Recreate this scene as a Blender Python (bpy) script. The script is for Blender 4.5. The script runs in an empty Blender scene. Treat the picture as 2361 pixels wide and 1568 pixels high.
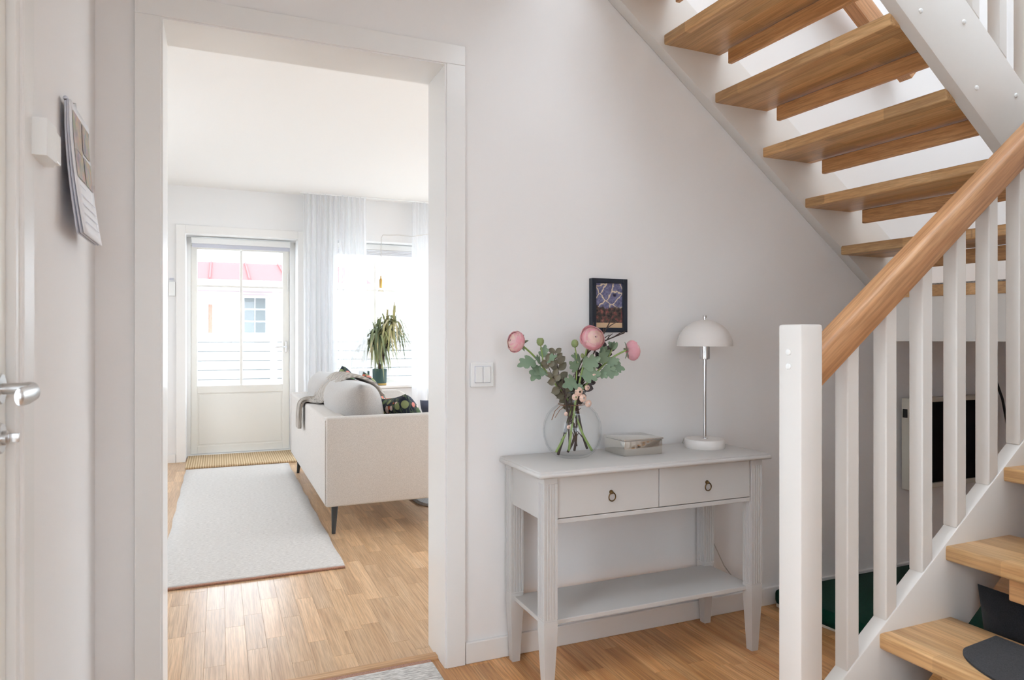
import bpy, bmesh, math, random
from mathutils import Vector, Matrix, Euler
random.seed(7)
sc = bpy.context.scene
C = bpy.context.collection
PI = math.pi

# ------------------------------------------------------------------ camera, world, exposure
FPX, TH = 1585.0, math.atan(675 / 1585.0)
cam_d = bpy.data.cameras.new('camera'); cam = bpy.data.objects.new('camera', cam_d); C.objects.link(cam)
cam.location = (0, 0, 1.13); cam.rotation_euler = (PI / 2, 0, -TH)
cam_d.sensor_fit = 'HORIZONTAL'; cam_d.sensor_width = 36.0; cam_d.lens = 36.0 * FPX / 2361.0
cam_d.shift_y = -4.0 / 2361.0; cam_d.clip_start = 0.02; cam_d.clip_end = 300
cam_d.dof.use_dof = True; cam_d.dof.focus_distance = 2.6; cam_d.dof.aperture_fstop = 6.3
sc.camera = cam

world = bpy.data.worlds.new('overcast_sky'); sc.world = world; world.use_nodes = True
wb = world.node_tree.nodes['Background']
wb.inputs[0].default_value = (0.83, 0.92, 1.035, 1); wb.inputs[1].default_value = 3.6
sc.view_settings.view_transform = 'Standard'
try: sc.view_settings.look = 'None'
except Exception: pass
sc.view_settings.gamma = 1.0; sc.view_settings.use_curve_mapping = False
sc.view_settings.exposure = 1.03
cy = sc.cycles
cy.use_denoising = True; cy.max_bounces = 8; cy.diffuse_bounces = 5; cy.transparent_max_bounces = 14
cy.use_adaptive_sampling = True; cy.adaptive_threshold = .07; cy.glossy_bounces = 3; cy.sample_clamp_indirect = 8.0; cy.caustics_reflective = False; cy.caustics_refractive = False

# ------------------------------------------------------------------ helpers
def S(r, g, b):
    f = lambda c: (c / 255 / 12.92) if c / 255 <= .04045 else ((c / 255 + .055) / 1.055) ** 2.4
    return (f(r), f(g), f(b), 1)

class N:
    """small node-tree helper"""
    def __init__(s, name):
        s.m = bpy.data.materials.new(name); s.m.use_nodes = True; s.t = s.m.node_tree
        s.b = s.t.nodes['Principled BSDF']; s.out = s.t.nodes['Material Output']
    def n(s, typ, **kw):
        x = s.t.nodes.new(typ)
        for k, v in kw.items(): setattr(x, k, v)
        return x
    def l(s, a, b): s.t.links.new(a, b)
    def ramp(s, fac, stops):
        r = s.n('ShaderNodeValToRGB'); e = r.color_ramp.elements
        while len(e) < len(stops): e.new(0.5)
        for i, (p, c) in enumerate(stops): e[i].position = p; e[i].color = c
        s.l(fac, r.inputs[0]); return r.outputs[0]
    def mix(s, fac, a, b, mode='MIX'):
        x = s.n('ShaderNodeMix', data_type='RGBA', blend_type=mode)
        for sock, v in ((x.inputs[0], fac), (x.inputs[6], a), (x.inputs[7], b)):
            if hasattr(v, 'links'): s.l(v, sock)
            else: sock.default_value = v
        return x.outputs[2]
    def coord(s, scale=(1, 1, 1), swap=False, rnd=0.0, kind='Object'):
        tc = s.n('ShaderNodeTexCoord'); v = tc.outputs[kind]
        if rnd:
            oi = s.n('ShaderNodeObjectInfo'); mul = s.n('ShaderNodeMath', operation='MULTIPLY'); s.l(oi.outputs['Random'], mul.inputs[0]); mul.inputs[1].default_value = rnd
            ad = s.n('ShaderNodeVectorMath', operation='ADD'); s.l(v, ad.inputs[0]); s.l(mul.outputs[0], ad.inputs[1]); v = ad.outputs[0]
        if swap:
            sp = s.n('ShaderNodeSeparateXYZ'); s.l(v, sp.inputs[0]); cb = s.n('ShaderNodeCombineXYZ')
            for i, j in ((0, 1), (1, 0), (2, 2)): s.l(sp.outputs[i], cb.inputs[j])
            v = cb.outputs[0]
        mp = s.n('ShaderNodeMapping'); mp.inputs['Scale'].default_value = scale; s.l(v, mp.inputs[0]); return mp.outputs[0]
    def noise(s, vec, scale, detail=4, rough=.55, dist=0.0):
        x = s.n('ShaderNodeTexNoise'); s.l(vec, x.inputs['Vector']); x.inputs['Scale'].default_value = scale
        x.inputs['Detail'].default_value = detail; x.inputs['Roughness'].default_value = rough; x.inputs['Distortion'].default_value = dist
        return x.outputs[0]
    def bump(s, h, strength, dist=0.002):
        x = s.n('ShaderNodeBump'); x.inputs['Strength'].default_value = strength; x.inputs['Distance'].default_value = dist
        s.l(h, x.inputs['Height']); s.l(x.outputs[0], s.b.inputs['Normal'])
    def base(s, c):
        if hasattr(c, 'links'): s.l(c, s.b.inputs['Base Color'])
        else: s.b.inputs['Base Color'].default_value = c

def plain(name, c, rough=.5, metal=0.0, bump=0.0, bscale=200, vary=0.0, spec=.5, coat=0.0):
    a = N(name); a.b.inputs['Roughness'].default_value = rough; a.b.inputs['Metallic'].default_value = metal
    a.b.inputs['Specular IOR Level'].default_value = spec
    if coat: a.b.inputs['Coat Weight'].default_value = coat
    v = a.coord()
    if vary:
        a.base(a.mix(a.noise(v, 3.0, 3), tuple(x * (1 - vary) for x in c[:3]) + (1,), tuple(min(1, x * (1 + vary)) for x in c[:3]) + (1,)))
    else: a.base(c)
    if bump: a.bump(a.noise(v, bscale, 3), bump, .001)
    return a.m

def oak(name, dark, mid, light, swap=False, staves=False, rnd=0.0, rough=.38, pervary=0.0):
    a = N(name); a.b.inputs['Roughness'].default_value = rough; a.b.inputs['Specular IOR Level'].default_value = .45
    v = a.coord((1.2, 14, 14), swap, rnd)
    big = a.noise(v, 1.3, 5, .6, .6)
    col = a.ramp(big, [(.28, dark), (.5, mid), (.75, light)])
    v2 = a.coord((6, 170, 170), swap, rnd)
    fine = a.noise(v2, 1.0, 3, .6)
    col = a.mix(a.ramp(fine, [(.35, (.55, .55, .55, 1)), (.6, (0, 0, 0, 1))]), col, tuple(x * .62 for x in dark[:3]) + (1,))
    if staves:
        br = a.n('ShaderNodeTexBrick'); br.offset = .37; br.squash = 1.0
        a.l(a.coord((1, 1, 1), swap), br.inputs['Vector'])
        br.inputs['Color1'].default_value = (.52, .52, .52, 1); br.inputs['Color2'].default_value = (.98, .98, .98, 1); br.inputs['Mortar'].default_value = (.5, .5, .5, 1)
        br.inputs['Scale'].default_value = 1.0; br.inputs['Mortar Size'].default_value = .0004; br.inputs['Brick Width'].default_value = .42; br.inputs['Row Height'].default_value = .041
        br.inputs['Mortar Smooth'].default_value = 1.0
        col = a.mix(.75, col, br.outputs[0], 'MULTIPLY')
        g = a.n('ShaderNodeGamma'); a.l(col, g.inputs[0]); g.inputs[1].default_value = .84; col = g.outputs[0]
    if pervary:
        oi = a.n('ShaderNodeObjectInfo')
        col = a.mix(1.0, col, a.ramp(oi.outputs['Random'], [(0, (1 - pervary, 1 - pervary * 1.15, 1 - pervary * 1.3, 1)), (.55, (.95, .94, .92, 1)), (1, (1.16, 1.15, 1.12, 1))]), 'MULTIPLY')
    a.base(col); a.bump(fine, .12, .0006)
    return a.m

def fabric(name, c1, c2, scale=420, rough=.95, bump=.5, bd=.0015, stretch=(1, 1, 1), sheen=.2):
    a = N(name); a.b.inputs['Roughness'].default_value = rough; a.b.inputs['Specular IOR Level'].default_value = .1
    a.b.inputs['Sheen Weight'].default_value = sheen
    v = a.coord(stretch); n = a.noise(v, scale, 3, .6); big = a.noise(v, 6, 2)
    a.base(a.mix(a.ramp(n, [(.35, (0, 0, 0, 1)), (.65, (1, 1, 1, 1))]), c1, c2)); a.bump(n, bump, bd)
    return a.m

def thin_glass(name, tint=(.985, .99, .985, 1), rim=(.93, .94, .94, 1), edge=.3, base=.02, power=4.0):
    a = N(name); lw = a.n('ShaderNodeLayerWeight'); lw.inputs[0].default_value = .5
    pw = a.n('ShaderNodeMath', operation='POWER'); a.l(lw.outputs['Facing'], pw.inputs[0]); pw.inputs[1].default_value = power
    tr = a.n('ShaderNodeBsdfTransparent'); a.l(a.mix(pw.outputs[0], tint, rim), tr.inputs[0])
    gl = a.n('ShaderNodeBsdfGlossy'); gl.inputs['Roughness'].default_value = .02
    fr = a.n('ShaderNodeMath', operation='MULTIPLY_ADD'); a.l(pw.outputs[0], fr.inputs[0]); fr.inputs[1].default_value = edge; fr.inputs[2].default_value = base
    mx = a.n('ShaderNodeMixShader'); a.l(fr.outputs[0], mx.inputs[0]); a.l(tr.outputs[0], mx.inputs[1]); a.l(gl.outputs[0], mx.inputs[2])
    a.l(mx.outputs[0], a.out.inputs[0]); return a.m

ORG = {}
def put(o, parent):
    C.objects.link(o)
    if parent is not None: o.parent = parent
    return o
class MB:
    def __init__(s): s.bm = bmesh.new(); s.mats = []; s.mi = 0
    def _new(s, vs, fs):
        v = [s.bm.verts.new(p) for p in vs]; out = []
        for f in fs:
            try:
                q = s.bm.faces.new([v[i] for i in f]); q.material_index = s.mi; out.append(q)
            except ValueError: pass
        return v, out
    def box(s, x0, x1, y0, y1, z0, z1, bev=0.0, seg=2):
        vs = [(x, y, z) for x in (x0, x1) for y in (y0, y1) for z in (z0, z1)]
        v, f = s._new(vs, [(0, 1, 3, 2), (4, 6, 7, 5), (0, 4, 5, 1), (2, 3, 7, 6), (0, 2, 6, 4), (1, 5, 7, 3)])
        if bev > 0:
            es = list({e for q in f for e in q.edges})
            bmesh.ops.bevel(s.bm, geom=es, offset=bev, segments=seg, profile=.5, affect='EDGES', clamp_overlap=True)
        return s
    def prism(s, pts, axis, a0, a1, bev=0.0, seg=2):          # pts 2D in the two other axes
        def mk(p, a):
            return {'x': (a, p[0], p[1]), 'y': (p[0], a, p[1]), 'z': (p[0], p[1], a)}[axis]
        n = len(pts)
        v, f = s._new([mk(p, a0) for p in pts] + [mk(p, a1) for p in pts],
                      [tuple(range(n)), tuple(range(2 * n - 1, n - 1, -1))] + [(i, (i + 1) % n, n + (i + 1) % n, n + i) for i in range(n)])
        if bev > 0:
            es = list({e for q in f for e in q.edges})
            bmesh.ops.bevel(s.bm, geom=es, offset=bev, segments=seg, profile=.5, affect='EDGES', clamp_overlap=True)
        return s
    def loft(s, rings, cap=True):
        n = len(rings[0]); vs = [p for r in rings for p in r]; fs = []
        for k in range(len(rings) - 1):
            for i in range(n): fs.append((k * n + i, k * n + (i + 1) % n, (k + 1) * n + (i + 1) % n, (k + 1) * n + i))
        if cap: fs.append(tuple(range(n - 1, -1, -1))); fs.append(tuple(range((len(rings) - 1) * n, len(rings) * n)))
        s._new(vs, fs); return s
    def tube(s, pts, r, seg=8, cap=True):
        pts = [Vector(p) for p in pts]; rs = r if isinstance(r, (list, tuple)) else [r] * len(pts); rings = []
        up = Vector((0.13, .31, .94))
        for i, p in enumerate(pts):
            t = (pts[min(i + 1, len(pts) - 1)] - pts[max(i - 1, 0)]).normalized()
            a = t.cross(up)
            if a.length < 1e-3: a = t.cross(Vector((1, 0, 0)))
            a.normalize(); b = t.cross(a).normalized()
            rings.append([p + (a * math.cos(2 * PI * k / seg) + b * math.sin(2 * PI * k / seg)) * rs[i] for k in range(seg)])
        return s.loft(rings, cap)
    def lathe(s, prof, c=(0, 0, 0), seg=32, cap=True, axis=None):
        R = Vector((0, 0, 1)).rotation_difference(Vector(axis)).to_matrix() if axis else Matrix.Identity(3)
        rings = [[Vector(c) + R @ Vector((r * math.cos(2 * PI * k / seg), r * math.sin(2 * PI * k / seg), z)) for k in range(seg)] for r, z in prof]
        return s.loft(rings, cap)
    def grid(s, fn, nu, nv):
        s._new([fn(i / nu, j / nv) for i in range(nu + 1) for j in range(nv + 1)],
               [(i * (nv + 1) + j, (i + 1) * (nv + 1) + j, (i + 1) * (nv + 1) + j + 1, i * (nv + 1) + j + 1) for i in range(nu) for j in range(nv)])
        return s
    def cushion(s, c, size, rot=(0, 0, 0), n=14, pinch=.12, puff=.5):
        w, h, t = size; R = Euler(rot).to_matrix(); c = Vector(c)
        for sg in (1, -1):
            def fn(u, v, sg=sg):
                a, b = 2 * u - 1, 2 * v - 1
                k = max(0.0, (1 - a ** 4) * (1 - b ** 4)) ** puff
                px = a * (1 - pinch * (1 - a * a) * 0 - pinch * b * b * (1 - abs(a)) * 0) * (1 - pinch * (1 - b * b) * abs(a) ** 3 * .6)
                py = b * (1 - pinch * (1 - a * a) * abs(b) ** 3 * .6)
                return c + R @ Vector((px * w / 2, py * h / 2, sg * k * t / 2))
            s.grid(fn, n, n)
        return s
    def build(s, name, mat, parent=None, smooth=False, auto=False, origin=None):
        bmesh.ops.remove_doubles(s.bm, verts=s.bm.verts, dist=1e-6)
        bmesh.ops.recalc_face_normals(s.bm, faces=s.bm.faces)
        o0 = ORG.get(parent.name) if parent is not None else (Vector(origin) if origin else None)
        if o0 is None: o0 = Vector((0, 0, 0))
        bmesh.ops.translate(s.bm, verts=s.bm.verts, vec=-o0)
        me = bpy.data.meshes.new(name); s.bm.to_mesh(me); s.bm.free()
        for m in (mat if isinstance(mat, (list, tuple)) else [mat]): me.materials.append(m)
        if smooth:
            me.polygons.foreach_set('use_smooth', [True] * len(me.polygons))
            if auto: me.set_sharp_from_angle(angle=math.radians(38))
        o = bpy.data.objects.new(name, me); put(o, parent)
        if parent is None: o.location = o0
        ORG[o.name] = o0
        return o
def thing(name, loc, label, cat, group=None):
    o = bpy.data.objects.new(name, None); o.empty_display_size = .05; C.objects.link(o); o.location = loc
    ORG[o.name] = Vector(loc); tag(o, label, cat, group); return o
def tag(o, label, cat, group=None):
    o['label'] = label; o['category'] = cat
    if group: o['group'] = group
    return o
def struct(o): o['kind'] = 'structure'; return o
def stuff(o): o['kind'] = 'stuff'; return o
def copy_part(o, parent, loc, name=None):
    c = o.copy(); C.objects.link(c); c.parent = parent; c.location = loc
    return c
def wall(name, mat, axis, a0, a1, u0, u1, z0, z1, holes=()):      # slab across axis from a0 to a1 with rectangular holes (u0,u1,z0,z1)
    us = sorted({u0, u1} | {h[0] for h in holes} | {h[1] for h in holes}); zs = sorted({z0, z1} | {h[2] for h in holes} | {h[3] for h in holes})
    m = MB()
    for i in range(len(us) - 1):
        for j in range(len(zs) - 1):
            uc, zc = (us[i] + us[i + 1]) / 2, (zs[j] + zs[j + 1]) / 2
            if any(h[0] < uc < h[1] and h[2] < zc < h[3] for h in holes): continue
            if axis == 'y': m.box(us[i], us[i + 1], a0, a1, zs[j], zs[j + 1])
            else: m.box(a0, a1, us[i], us[i + 1], zs[j], zs[j + 1])
    return struct(m.build(name, mat))

# ------------------------------------------------------------------ materials
M = {}
M['wall'] = plain('wall_paint', S(239, 236, 234), .75, bump=.08, bscale=320)
M['wall2'] = plain('wall_paint_living', S(236, 235, 234), .8, bump=.06, bscale=320)
M['ceil'] = plain('ceiling_paint', S(244, 243, 241), .85)
M['trim'] = plain('trim_gloss_white', S(237, 235, 232), .32, coat=.15)
M['door'] = plain('door_satin_white', S(240, 237, 230), .38)
M['stairw'] = plain('stair_white_paint', S(223, 218, 212), .42, bump=.04, bscale=150)
M['console'] = plain('console_paint', S(203, 199, 195), .45, bump=.05, bscale=260)
M['plastic'] = plain('white_plastic', S(238, 238, 236), .35)
M['tread'] = oak('oak_tread', S(198, 138, 82), S(223, 169, 109), S(237, 191, 134), swap=True, staves=True, rnd=3.1, rough=.36)
M['riser'] = oak('oak_riser', S(184, 128, 80), S(205, 152, 101), S(219, 172, 121), swap=True, rnd=5.3, rough=.4)
M['rail'] = oak('oak_rail', S(178, 124, 80), S(196, 144, 100), S(210, 164, 120), rnd=2.0, rough=.45)
M['strip_h'] = oak('oak_floor_hall', S(194, 132, 78), S(221, 166, 110), S(236, 191, 138), swap=True, rnd=9.7, rough=.3, pervary=.22)
M['strip_l'] = oak('oak_floor_living', S(190, 150, 111), S(213, 177, 139), S(227, 196, 161), swap=True, rnd=9.7, rough=.28, pervary=.13)
M['gap'] = plain('floor_joint', S(120, 86, 56), .7)
M['thresh'] = oak('oak_threshold', S(182, 136, 92), S(204, 160, 116), S(216, 178, 136), rough=.35)
M['chrome'] = plain('chrome', S(215, 215, 216), .12, 1.0)
M['steel'] = plain('brushed_steel', S(205, 204, 203), .28, 1.0)
M['silver'] = plain('silver_plate', S(228, 225, 218), .10, 1.0)
M['brassd'] = plain('aged_brass', S(118, 92, 58), .35, 1.0)
M['brass'] = plain('brass', S(206, 170, 105), .3, 1.0)
M['black'] = plain('black_glass', S(4, 4, 6), .6, spec=.08)
M['cream'] = plain('cream_frame', S(206, 200, 186), .5)
M['darkblue'] = plain('navy_frame', S(24, 32, 46), .42)
M['legblack'] = plain('black_lacquer', S(38, 38, 38), .4)
M['lampw'] = plain('lamp_enamel', S(226, 220, 215), .5)
M['sofa'] = fabric('sofa_linen', S(192, 185, 178), S(219, 212, 205), 520, bump=.35, stretch=(1, 1, .45))
M['sofac'] = fabric('cushion_velvet', S(160, 154, 149), S(184, 178, 172), 300, bump=.15, sheen=.4)
M['rug'] = fabric('wool_rug', S(196, 189, 182), S(232, 227, 221), 90, bump=.9, bd=.004, stretch=(.6, 4, 1))
M['rugh'] = fabric('hall_rug_weave', S(170, 164, 158), S(236, 232, 226), 70, bump=1.0, bd=.006, stretch=(.5, 2.2, 1))
M['bind'] = fabric('rug_binding', S(150, 104, 84), S(182, 140, 118), 300)
M['shag'] = fabric('shag_rug', S(150, 148, 146), S(204, 202, 199), 160, bump=1, bd=.01)
M['mat'] = fabric('grey_felt', S(44, 44, 46), S(66, 66, 68), 500, bump=.5, sheen=.1)
M['green'] = fabric('green_velvet', S(5, 46, 34), S(9, 58, 43), 260, bump=.2, sheen=.05)
M['charcoal'] = fabric('charcoal_canvas', S(22, 22, 24), S(36, 36, 39), 380, bump=.5)
M['paper'] = plain('paper', S(240, 240, 243), .6)
M['paperE'] = plain('paper_edges', S(205, 206, 216), .7)
M['glass'] = thin_glass('window_glass')
M['vase'] = thin_glass('clear_vase_glass', (.99, .993, .992, 1), (.84, .85, .86, 1), .28, .022, 5.0)
M['bulb'] = thin_glass('clear_bulb', (.93, .90, .84, 1), (.6, .56, .5, 1), .3, .02, 2.5)
M['soil'] = plain('soil', S(60, 48, 38), .95)
M['pot'] = plain('teal_glaze', S(52, 82, 78), .35)
M['stemg'] = plain('green_stem', S(140, 164, 92), .5, vary=.12)
M['leafg'] = plain('ranunculus_leaf', S(126, 148, 122), .55, vary=.2)
M['bud'] = plain('green_bud', S(138, 152, 100), .6, vary=.15)
M['euc'] = plain('eucalyptus_leaf', S(118, 112, 94), .55, vary=.25)
M['eucd'] = plain('plum_leaf', S(80, 70, 72), .5, vary=.2)
M['twig'] = plain('dark_twig', S(74, 60, 54), .8, vary=.2)
M['raffia'] = plain('raffia', S(140, 104, 80), .8)
def petal_mat(name, c1, c2):
    a = N(name); col = a.mix(a.noise(a.coord(), 140, 3), c1, c2); df = a.n('ShaderNodeBsdfDiffuse'); tl = a.n('ShaderNodeBsdfTranslucent')
    a.l(col, df.inputs[0]); a.l(col, tl.inputs[0]); mx = a.n('ShaderNodeMixShader'); mx.inputs[0].default_value = .42
    a.l(df.outputs[0], mx.inputs[1]); a.l(tl.outputs[0], mx.inputs[2]); a.l(mx.outputs[0], a.out.inputs[0]); return a.m
M['petin'] = petal_mat('petal_cream', S(252, 234, 222), S(250, 222, 212)); M['petmid'] = petal_mat('petal_light_pink', S(252, 226, 224), S(249, 208, 212)); M['petout'] = petal_mat('petal_pink', S(250, 210, 214), S(246, 184, 197))
M['bloss'] = plain('blossom_peach', S(234, 200, 182), .6, vary=.08)
M['cord'] = plain('grey_cord', S(200, 196, 190), .6)
M['cordk'] = plain('black_cord', S(30, 30, 30), .6)
M['terr'] = plain('terrace_paving', S(200, 200, 198), .85, vary=.06)
M['siding'] = plain('white_siding', S(225, 226, 226), .7)
M['roof'] = plain('red_metal_roof', S(171, 99, 98), 1.0, spec=.02)
M['fence'] = plain('white_fence_board', S(222, 223, 222), .7)
M['orange'] = plain('pale_wood_post', S(182, 118, 100), 1.0, spec=.02)

def floral_mat():
    a = N('floral_print'); a.b.inputs['Roughness'].default_value = .85
    v = a.coord(); vo = a.n('ShaderNodeTexVoronoi'); a.l(v, vo.inputs['Vector']); vo.inputs['Scale'].default_value = 17; vo.inputs['Randomness'].default_value = .95
    col = a.ramp(vo.outputs['Distance'], [(.42, (1, 1, 1, 1)), (.46, (0, 0, 0, 1))])
    sp = a.n('ShaderNodeSeparateColor'); a.l(vo.outputs['Color'], sp.inputs[0])
    pal = a.n('ShaderNodeValToRGB'); pal.color_ramp.interpolation = 'CONSTANT'; e = pal.color_ramp.elements
    cols = [(0, S(196, 96, 66)), (.25, S(142, 150, 104)), (.5, S(232, 208, 196)), (.65, S(96, 118, 82)), (.82, S(214, 132, 120))]
    while len(e) < 5: e.new(.5)
    for i, (p, c) in enumerate(cols): e[i].position = p; e[i].color = c
    a.l(sp.outputs[0], pal.inputs[0])
    v2 = a.coord((1, 1, 3)); w = a.noise(v2, 9, 3, .5, 1.5)
    bg = a.ramp(w, [(.50, S(34, 40, 56)), (.56, S(96, 112, 84)), (.60, S(38, 44, 58))])
    a.base(a.mix(col, bg, pal.outputs[0])); return a.m
M['floral'] = floral_mat()
def art_mat():
    a = N('flower_print'); a.b.inputs['Roughness'].default_value = .25
    v = a.coord()
    nz = a.n('ShaderNodeTexNoise'); a.l(v, nz.inputs['Vector']); nz.inputs['Scale'].default_value = 55
    ad = a.n('ShaderNodeVectorMath', operation='MULTIPLY_ADD'); a.l(nz.outputs['Color'], ad.inputs[0]); ad.inputs[1].default_value = (.014, .014, .014); a.l(v, ad.inputs[2])
    ed = a.n('ShaderNodeTexVoronoi', feature='DISTANCE_TO_EDGE'); a.l(ad.outputs[0], ed.inputs['Vector']); ed.inputs['Scale'].default_value = 19
    vo = a.n('ShaderNodeTexVoronoi'); a.l(ad.outputs[0], vo.inputs['Vector']); vo.inputs['Scale'].default_value = 19
    pet = a.ramp(a.noise(v, 120, 4), [(.3, S(84, 84, 116)), (.7, S(132, 130, 160))])
    pet = a.mix(a.ramp(vo.outputs['Distance'], [(.08, (1, 1, 1, 1)), (.2, (0, 0, 0, 1))]), pet, S(40, 36, 52))
    pet = a.mix(a.ramp(ed.outputs['Distance'], [(.012, (1, 1, 1, 1)), (.05, (0, 0, 0, 1))]), pet, S(226, 206, 178))
    low = a.ramp(a.noise(v, 60, 5, .6), [(.36, S(44, 40, 44)), (.5, S(84, 72, 66)), (.6, S(132, 70, 72)), (.72, S(170, 150, 126))])
    sp = a.n('ShaderNodeSeparateXYZ'); a.l(v, sp.inputs[0])
    z = a.n('ShaderNodeMath', operation='ADD'); a.l(sp.outputs[2], z.inputs[0])
    wz = a.n('ShaderNodeMath', operation='MULTIPLY'); a.l(a.noise(v, 30, 2), wz.inputs[0]); wz.inputs[1].default_value = .05; a.l(wz.outputs[0], z.inputs[1])
    c = a.mix(a.ramp(z.outputs[0], [(.017, (0, 0, 0, 1)), (.021, (1, 1, 1, 1))]), low, pet)
    c = a.mix(a.ramp(z.outputs[0], [(.0, (1, 1, 1, 1)), (.001, (1, 1, 1, 1))]), c, c)
    c2 = a.n('ShaderNodeMath', operation='GREATER_THAN'); a.l(sp.outputs[2], c2.inputs[0]); c2.inputs[1].default_value = -.066
    a.base(a.mix(c2.outputs[0], S(216, 182, 146), c)); return a.m
M['art'] = art_mat()
def photo_mat():
    a = N('calendar_photos'); a.b.inputs['Roughness'].default_value = .4
    v = a.coord(); n = a.noise(v, 22, 4, .6); n2 = a.n('ShaderNodeTexNoise'); a.l(v, n2.inputs['Vector']); n2.inputs['Scale'].default_value = 26
    c = a.ramp(n, [(.3, S(70, 66, 84)), (.42, S(128, 118, 120)), (.52, S(190, 150, 112)), (.62, S(120, 132, 108)), (.75, S(206, 200, 206))])
    a.base(a.mix(.35, c, n2.outputs['Color'])); return a.m
M['photo'] = photo_mat()
def jute_mat():
    a = N('jute_weave'); a.b.inputs['Roughness'].default_value = .95
    w = a.n('ShaderNodeTexWave', wave_type='BANDS', bands_direction='X'); a.l(a.coord((1, 1, 1)), w.inputs['Vector']); w.inputs['Scale'].default_value = 16; w.inputs['Distortion'].default_value = 1.2; w.inputs['Detail Scale'].default_value = 6
    n = a.noise(a.coord(), 140, 3)
    a.base(a.mix(w.outputs['Fac'], S(176, 146, 106), S(224, 200, 164))); s_ = a.mix(.5, w.outputs['Fac'], n); a.bump(s_, 1, .008); return a.m
M['jute'] = jute_mat()
def knit_mat():
    a = N('ribbed_knit'); a.b.inputs['Roughness'].default_value = .95
    w = a.n('ShaderNodeTexWave', wave_type='BANDS', bands_direction='Y'); a.l(a.coord(kind='Object'), w.inputs['Vector']); w.inputs['Scale'].default_value = 22; w.inputs['Distortion'].default_value = 1.5
    a.base(a.mix(w.outputs['Fac'], S(168, 158, 148), S(206, 198, 189))); a.bump(w.outputs['Fac'], .9, .006); return a.m
M['knit'] = knit_mat()
def sheer_mat():
    a = N('sheer_curtain'); tr = a.n('ShaderNodeBsdfTransparent'); tl = a.n('ShaderNodeBsdfTranslucent'); df = a.n('ShaderNodeBsdfDiffuse')
    tl.inputs[0].default_value = (.93, .93, .94, 1); df.inputs[0].default_value = (.9, .9, .91, 1)
    m1 = a.n('ShaderNodeMixShader'); m1.inputs[0].default_value = .5; a.l(tl.outputs[0], m1.inputs[1]); a.l(df.outputs[0], m1.inputs[2])
    m2 = a.n('ShaderNodeMixShader'); m2.inputs[0].default_value = .74; a.l(tr.outputs[0], m2.inputs[1]); a.l(m1.outputs[0], m2.inputs[2])
    a.l(m2.outputs[0], a.out.inputs[0]); return a.m
M['sheer'] = sheer_mat()
def leaf_mat():
    a = N('dracaena_leaf'); a.b.inputs['Roughness'].default_value = .45
    oi = a.n('ShaderNodeObjectInfo')
    a.base(a.ramp(oi.outputs['Random'], [(0, S(98, 112, 82)), (.4, S(134, 142, 98)), (.7, S(176, 172, 118)), (1, S(196, 182, 148))])); return a.m
M['drac'] = leaf_mat()

# ------------------------------------------------------------------ the setting: shell of hall, living room, upper landing
YW, YJ, YF, XL, XR = 2.252, 2.455, 6.94, -.325, 3.75
wall('wall_back', M['wall'], 'y', YW + .012, YJ - .012, XL - .15, XR + .15, 0, 5.0, [(-.164, .722, 0, 2.077)])
wall('wall_left', M['wall'], 'x', XL - .15, XL, -1.8, YW + .012, 0, 5.0, [(.58, 1.48, 0, 2.08), (-1.6, -.5, .9, 2.0)])
wall('wall_right', M['wall'], 'x', XR, XR + .15, -1.8, YW + .012, 0, 5.0, [(-1.5, .0, .7, 2.1)])
wall('wall_front', M['wall'], 'y', -1.95, -1.8, XL - .15, XR + .15, 0, 5.0, [(1.4, 3.2, 3.3, 4.5), (-.27, .78, .8, 2.0)])
wall('wall_far', M['wall2'], 'y', YF, YF + .36, -1.75, 4.35, 0, 2.75, [(-.282, .70, 0, 2.09), (1.05, 3.15, .62, 2.11)])
wall('wall_living_left', M['wall2'], 'x', -1.75, -1.6, YJ, YF, 0, 2.75, [(3.9, 5.5, .6, 2.2)])
wall('wall_living_right', M['wall2'], 'x', 4.2, 4.35, YJ, YF, 0, 2.75, [(2.8, 6.7, .15, 2.4)])
wall('wall_stair_unseen', M['wall'], 'y', .28, .355, 1.45, XR, 0, 2.5)  # unseen wall added to keep hall light from under the stairs
m = MB(); m.box(-1.75, 4.35, YJ - .012, YF + .36, 2.52, 2.66); struct(m.build('ceiling_living', M['ceil']))
m = MB(); m.box(XL - .15, 1.02, -1.8, YW + .012, 2.50, 2.68); m.box(1.02, XR, -1.8, .36, 2.50, 2.68); struct(m.build('ceiling_hall', M['ceil']))
m = MB()
for a in ((XL - .15, .5, -1.95, YW + .2), (3.1, XR + .15, -1.95, YW + .2), (.5, 3.1, -1.95, -.2), (.5, 3.1, 1.4, YW + .2)): m.box(a[0], a[1], a[2], a[3], 5.0, 5.1)
struct(m.build('ceiling_upper', M['ceil']))
wall('wall_living_back_end', M['wall2'], 'y', YW + .012, YJ - .012, -1.75, XL - .15, 0, 2.66)
wall('wall_living_back_far', M['wall2'], 'y', YW + .012, YJ - .012, XR + .15, 4.35, 0, 2.66)

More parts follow.
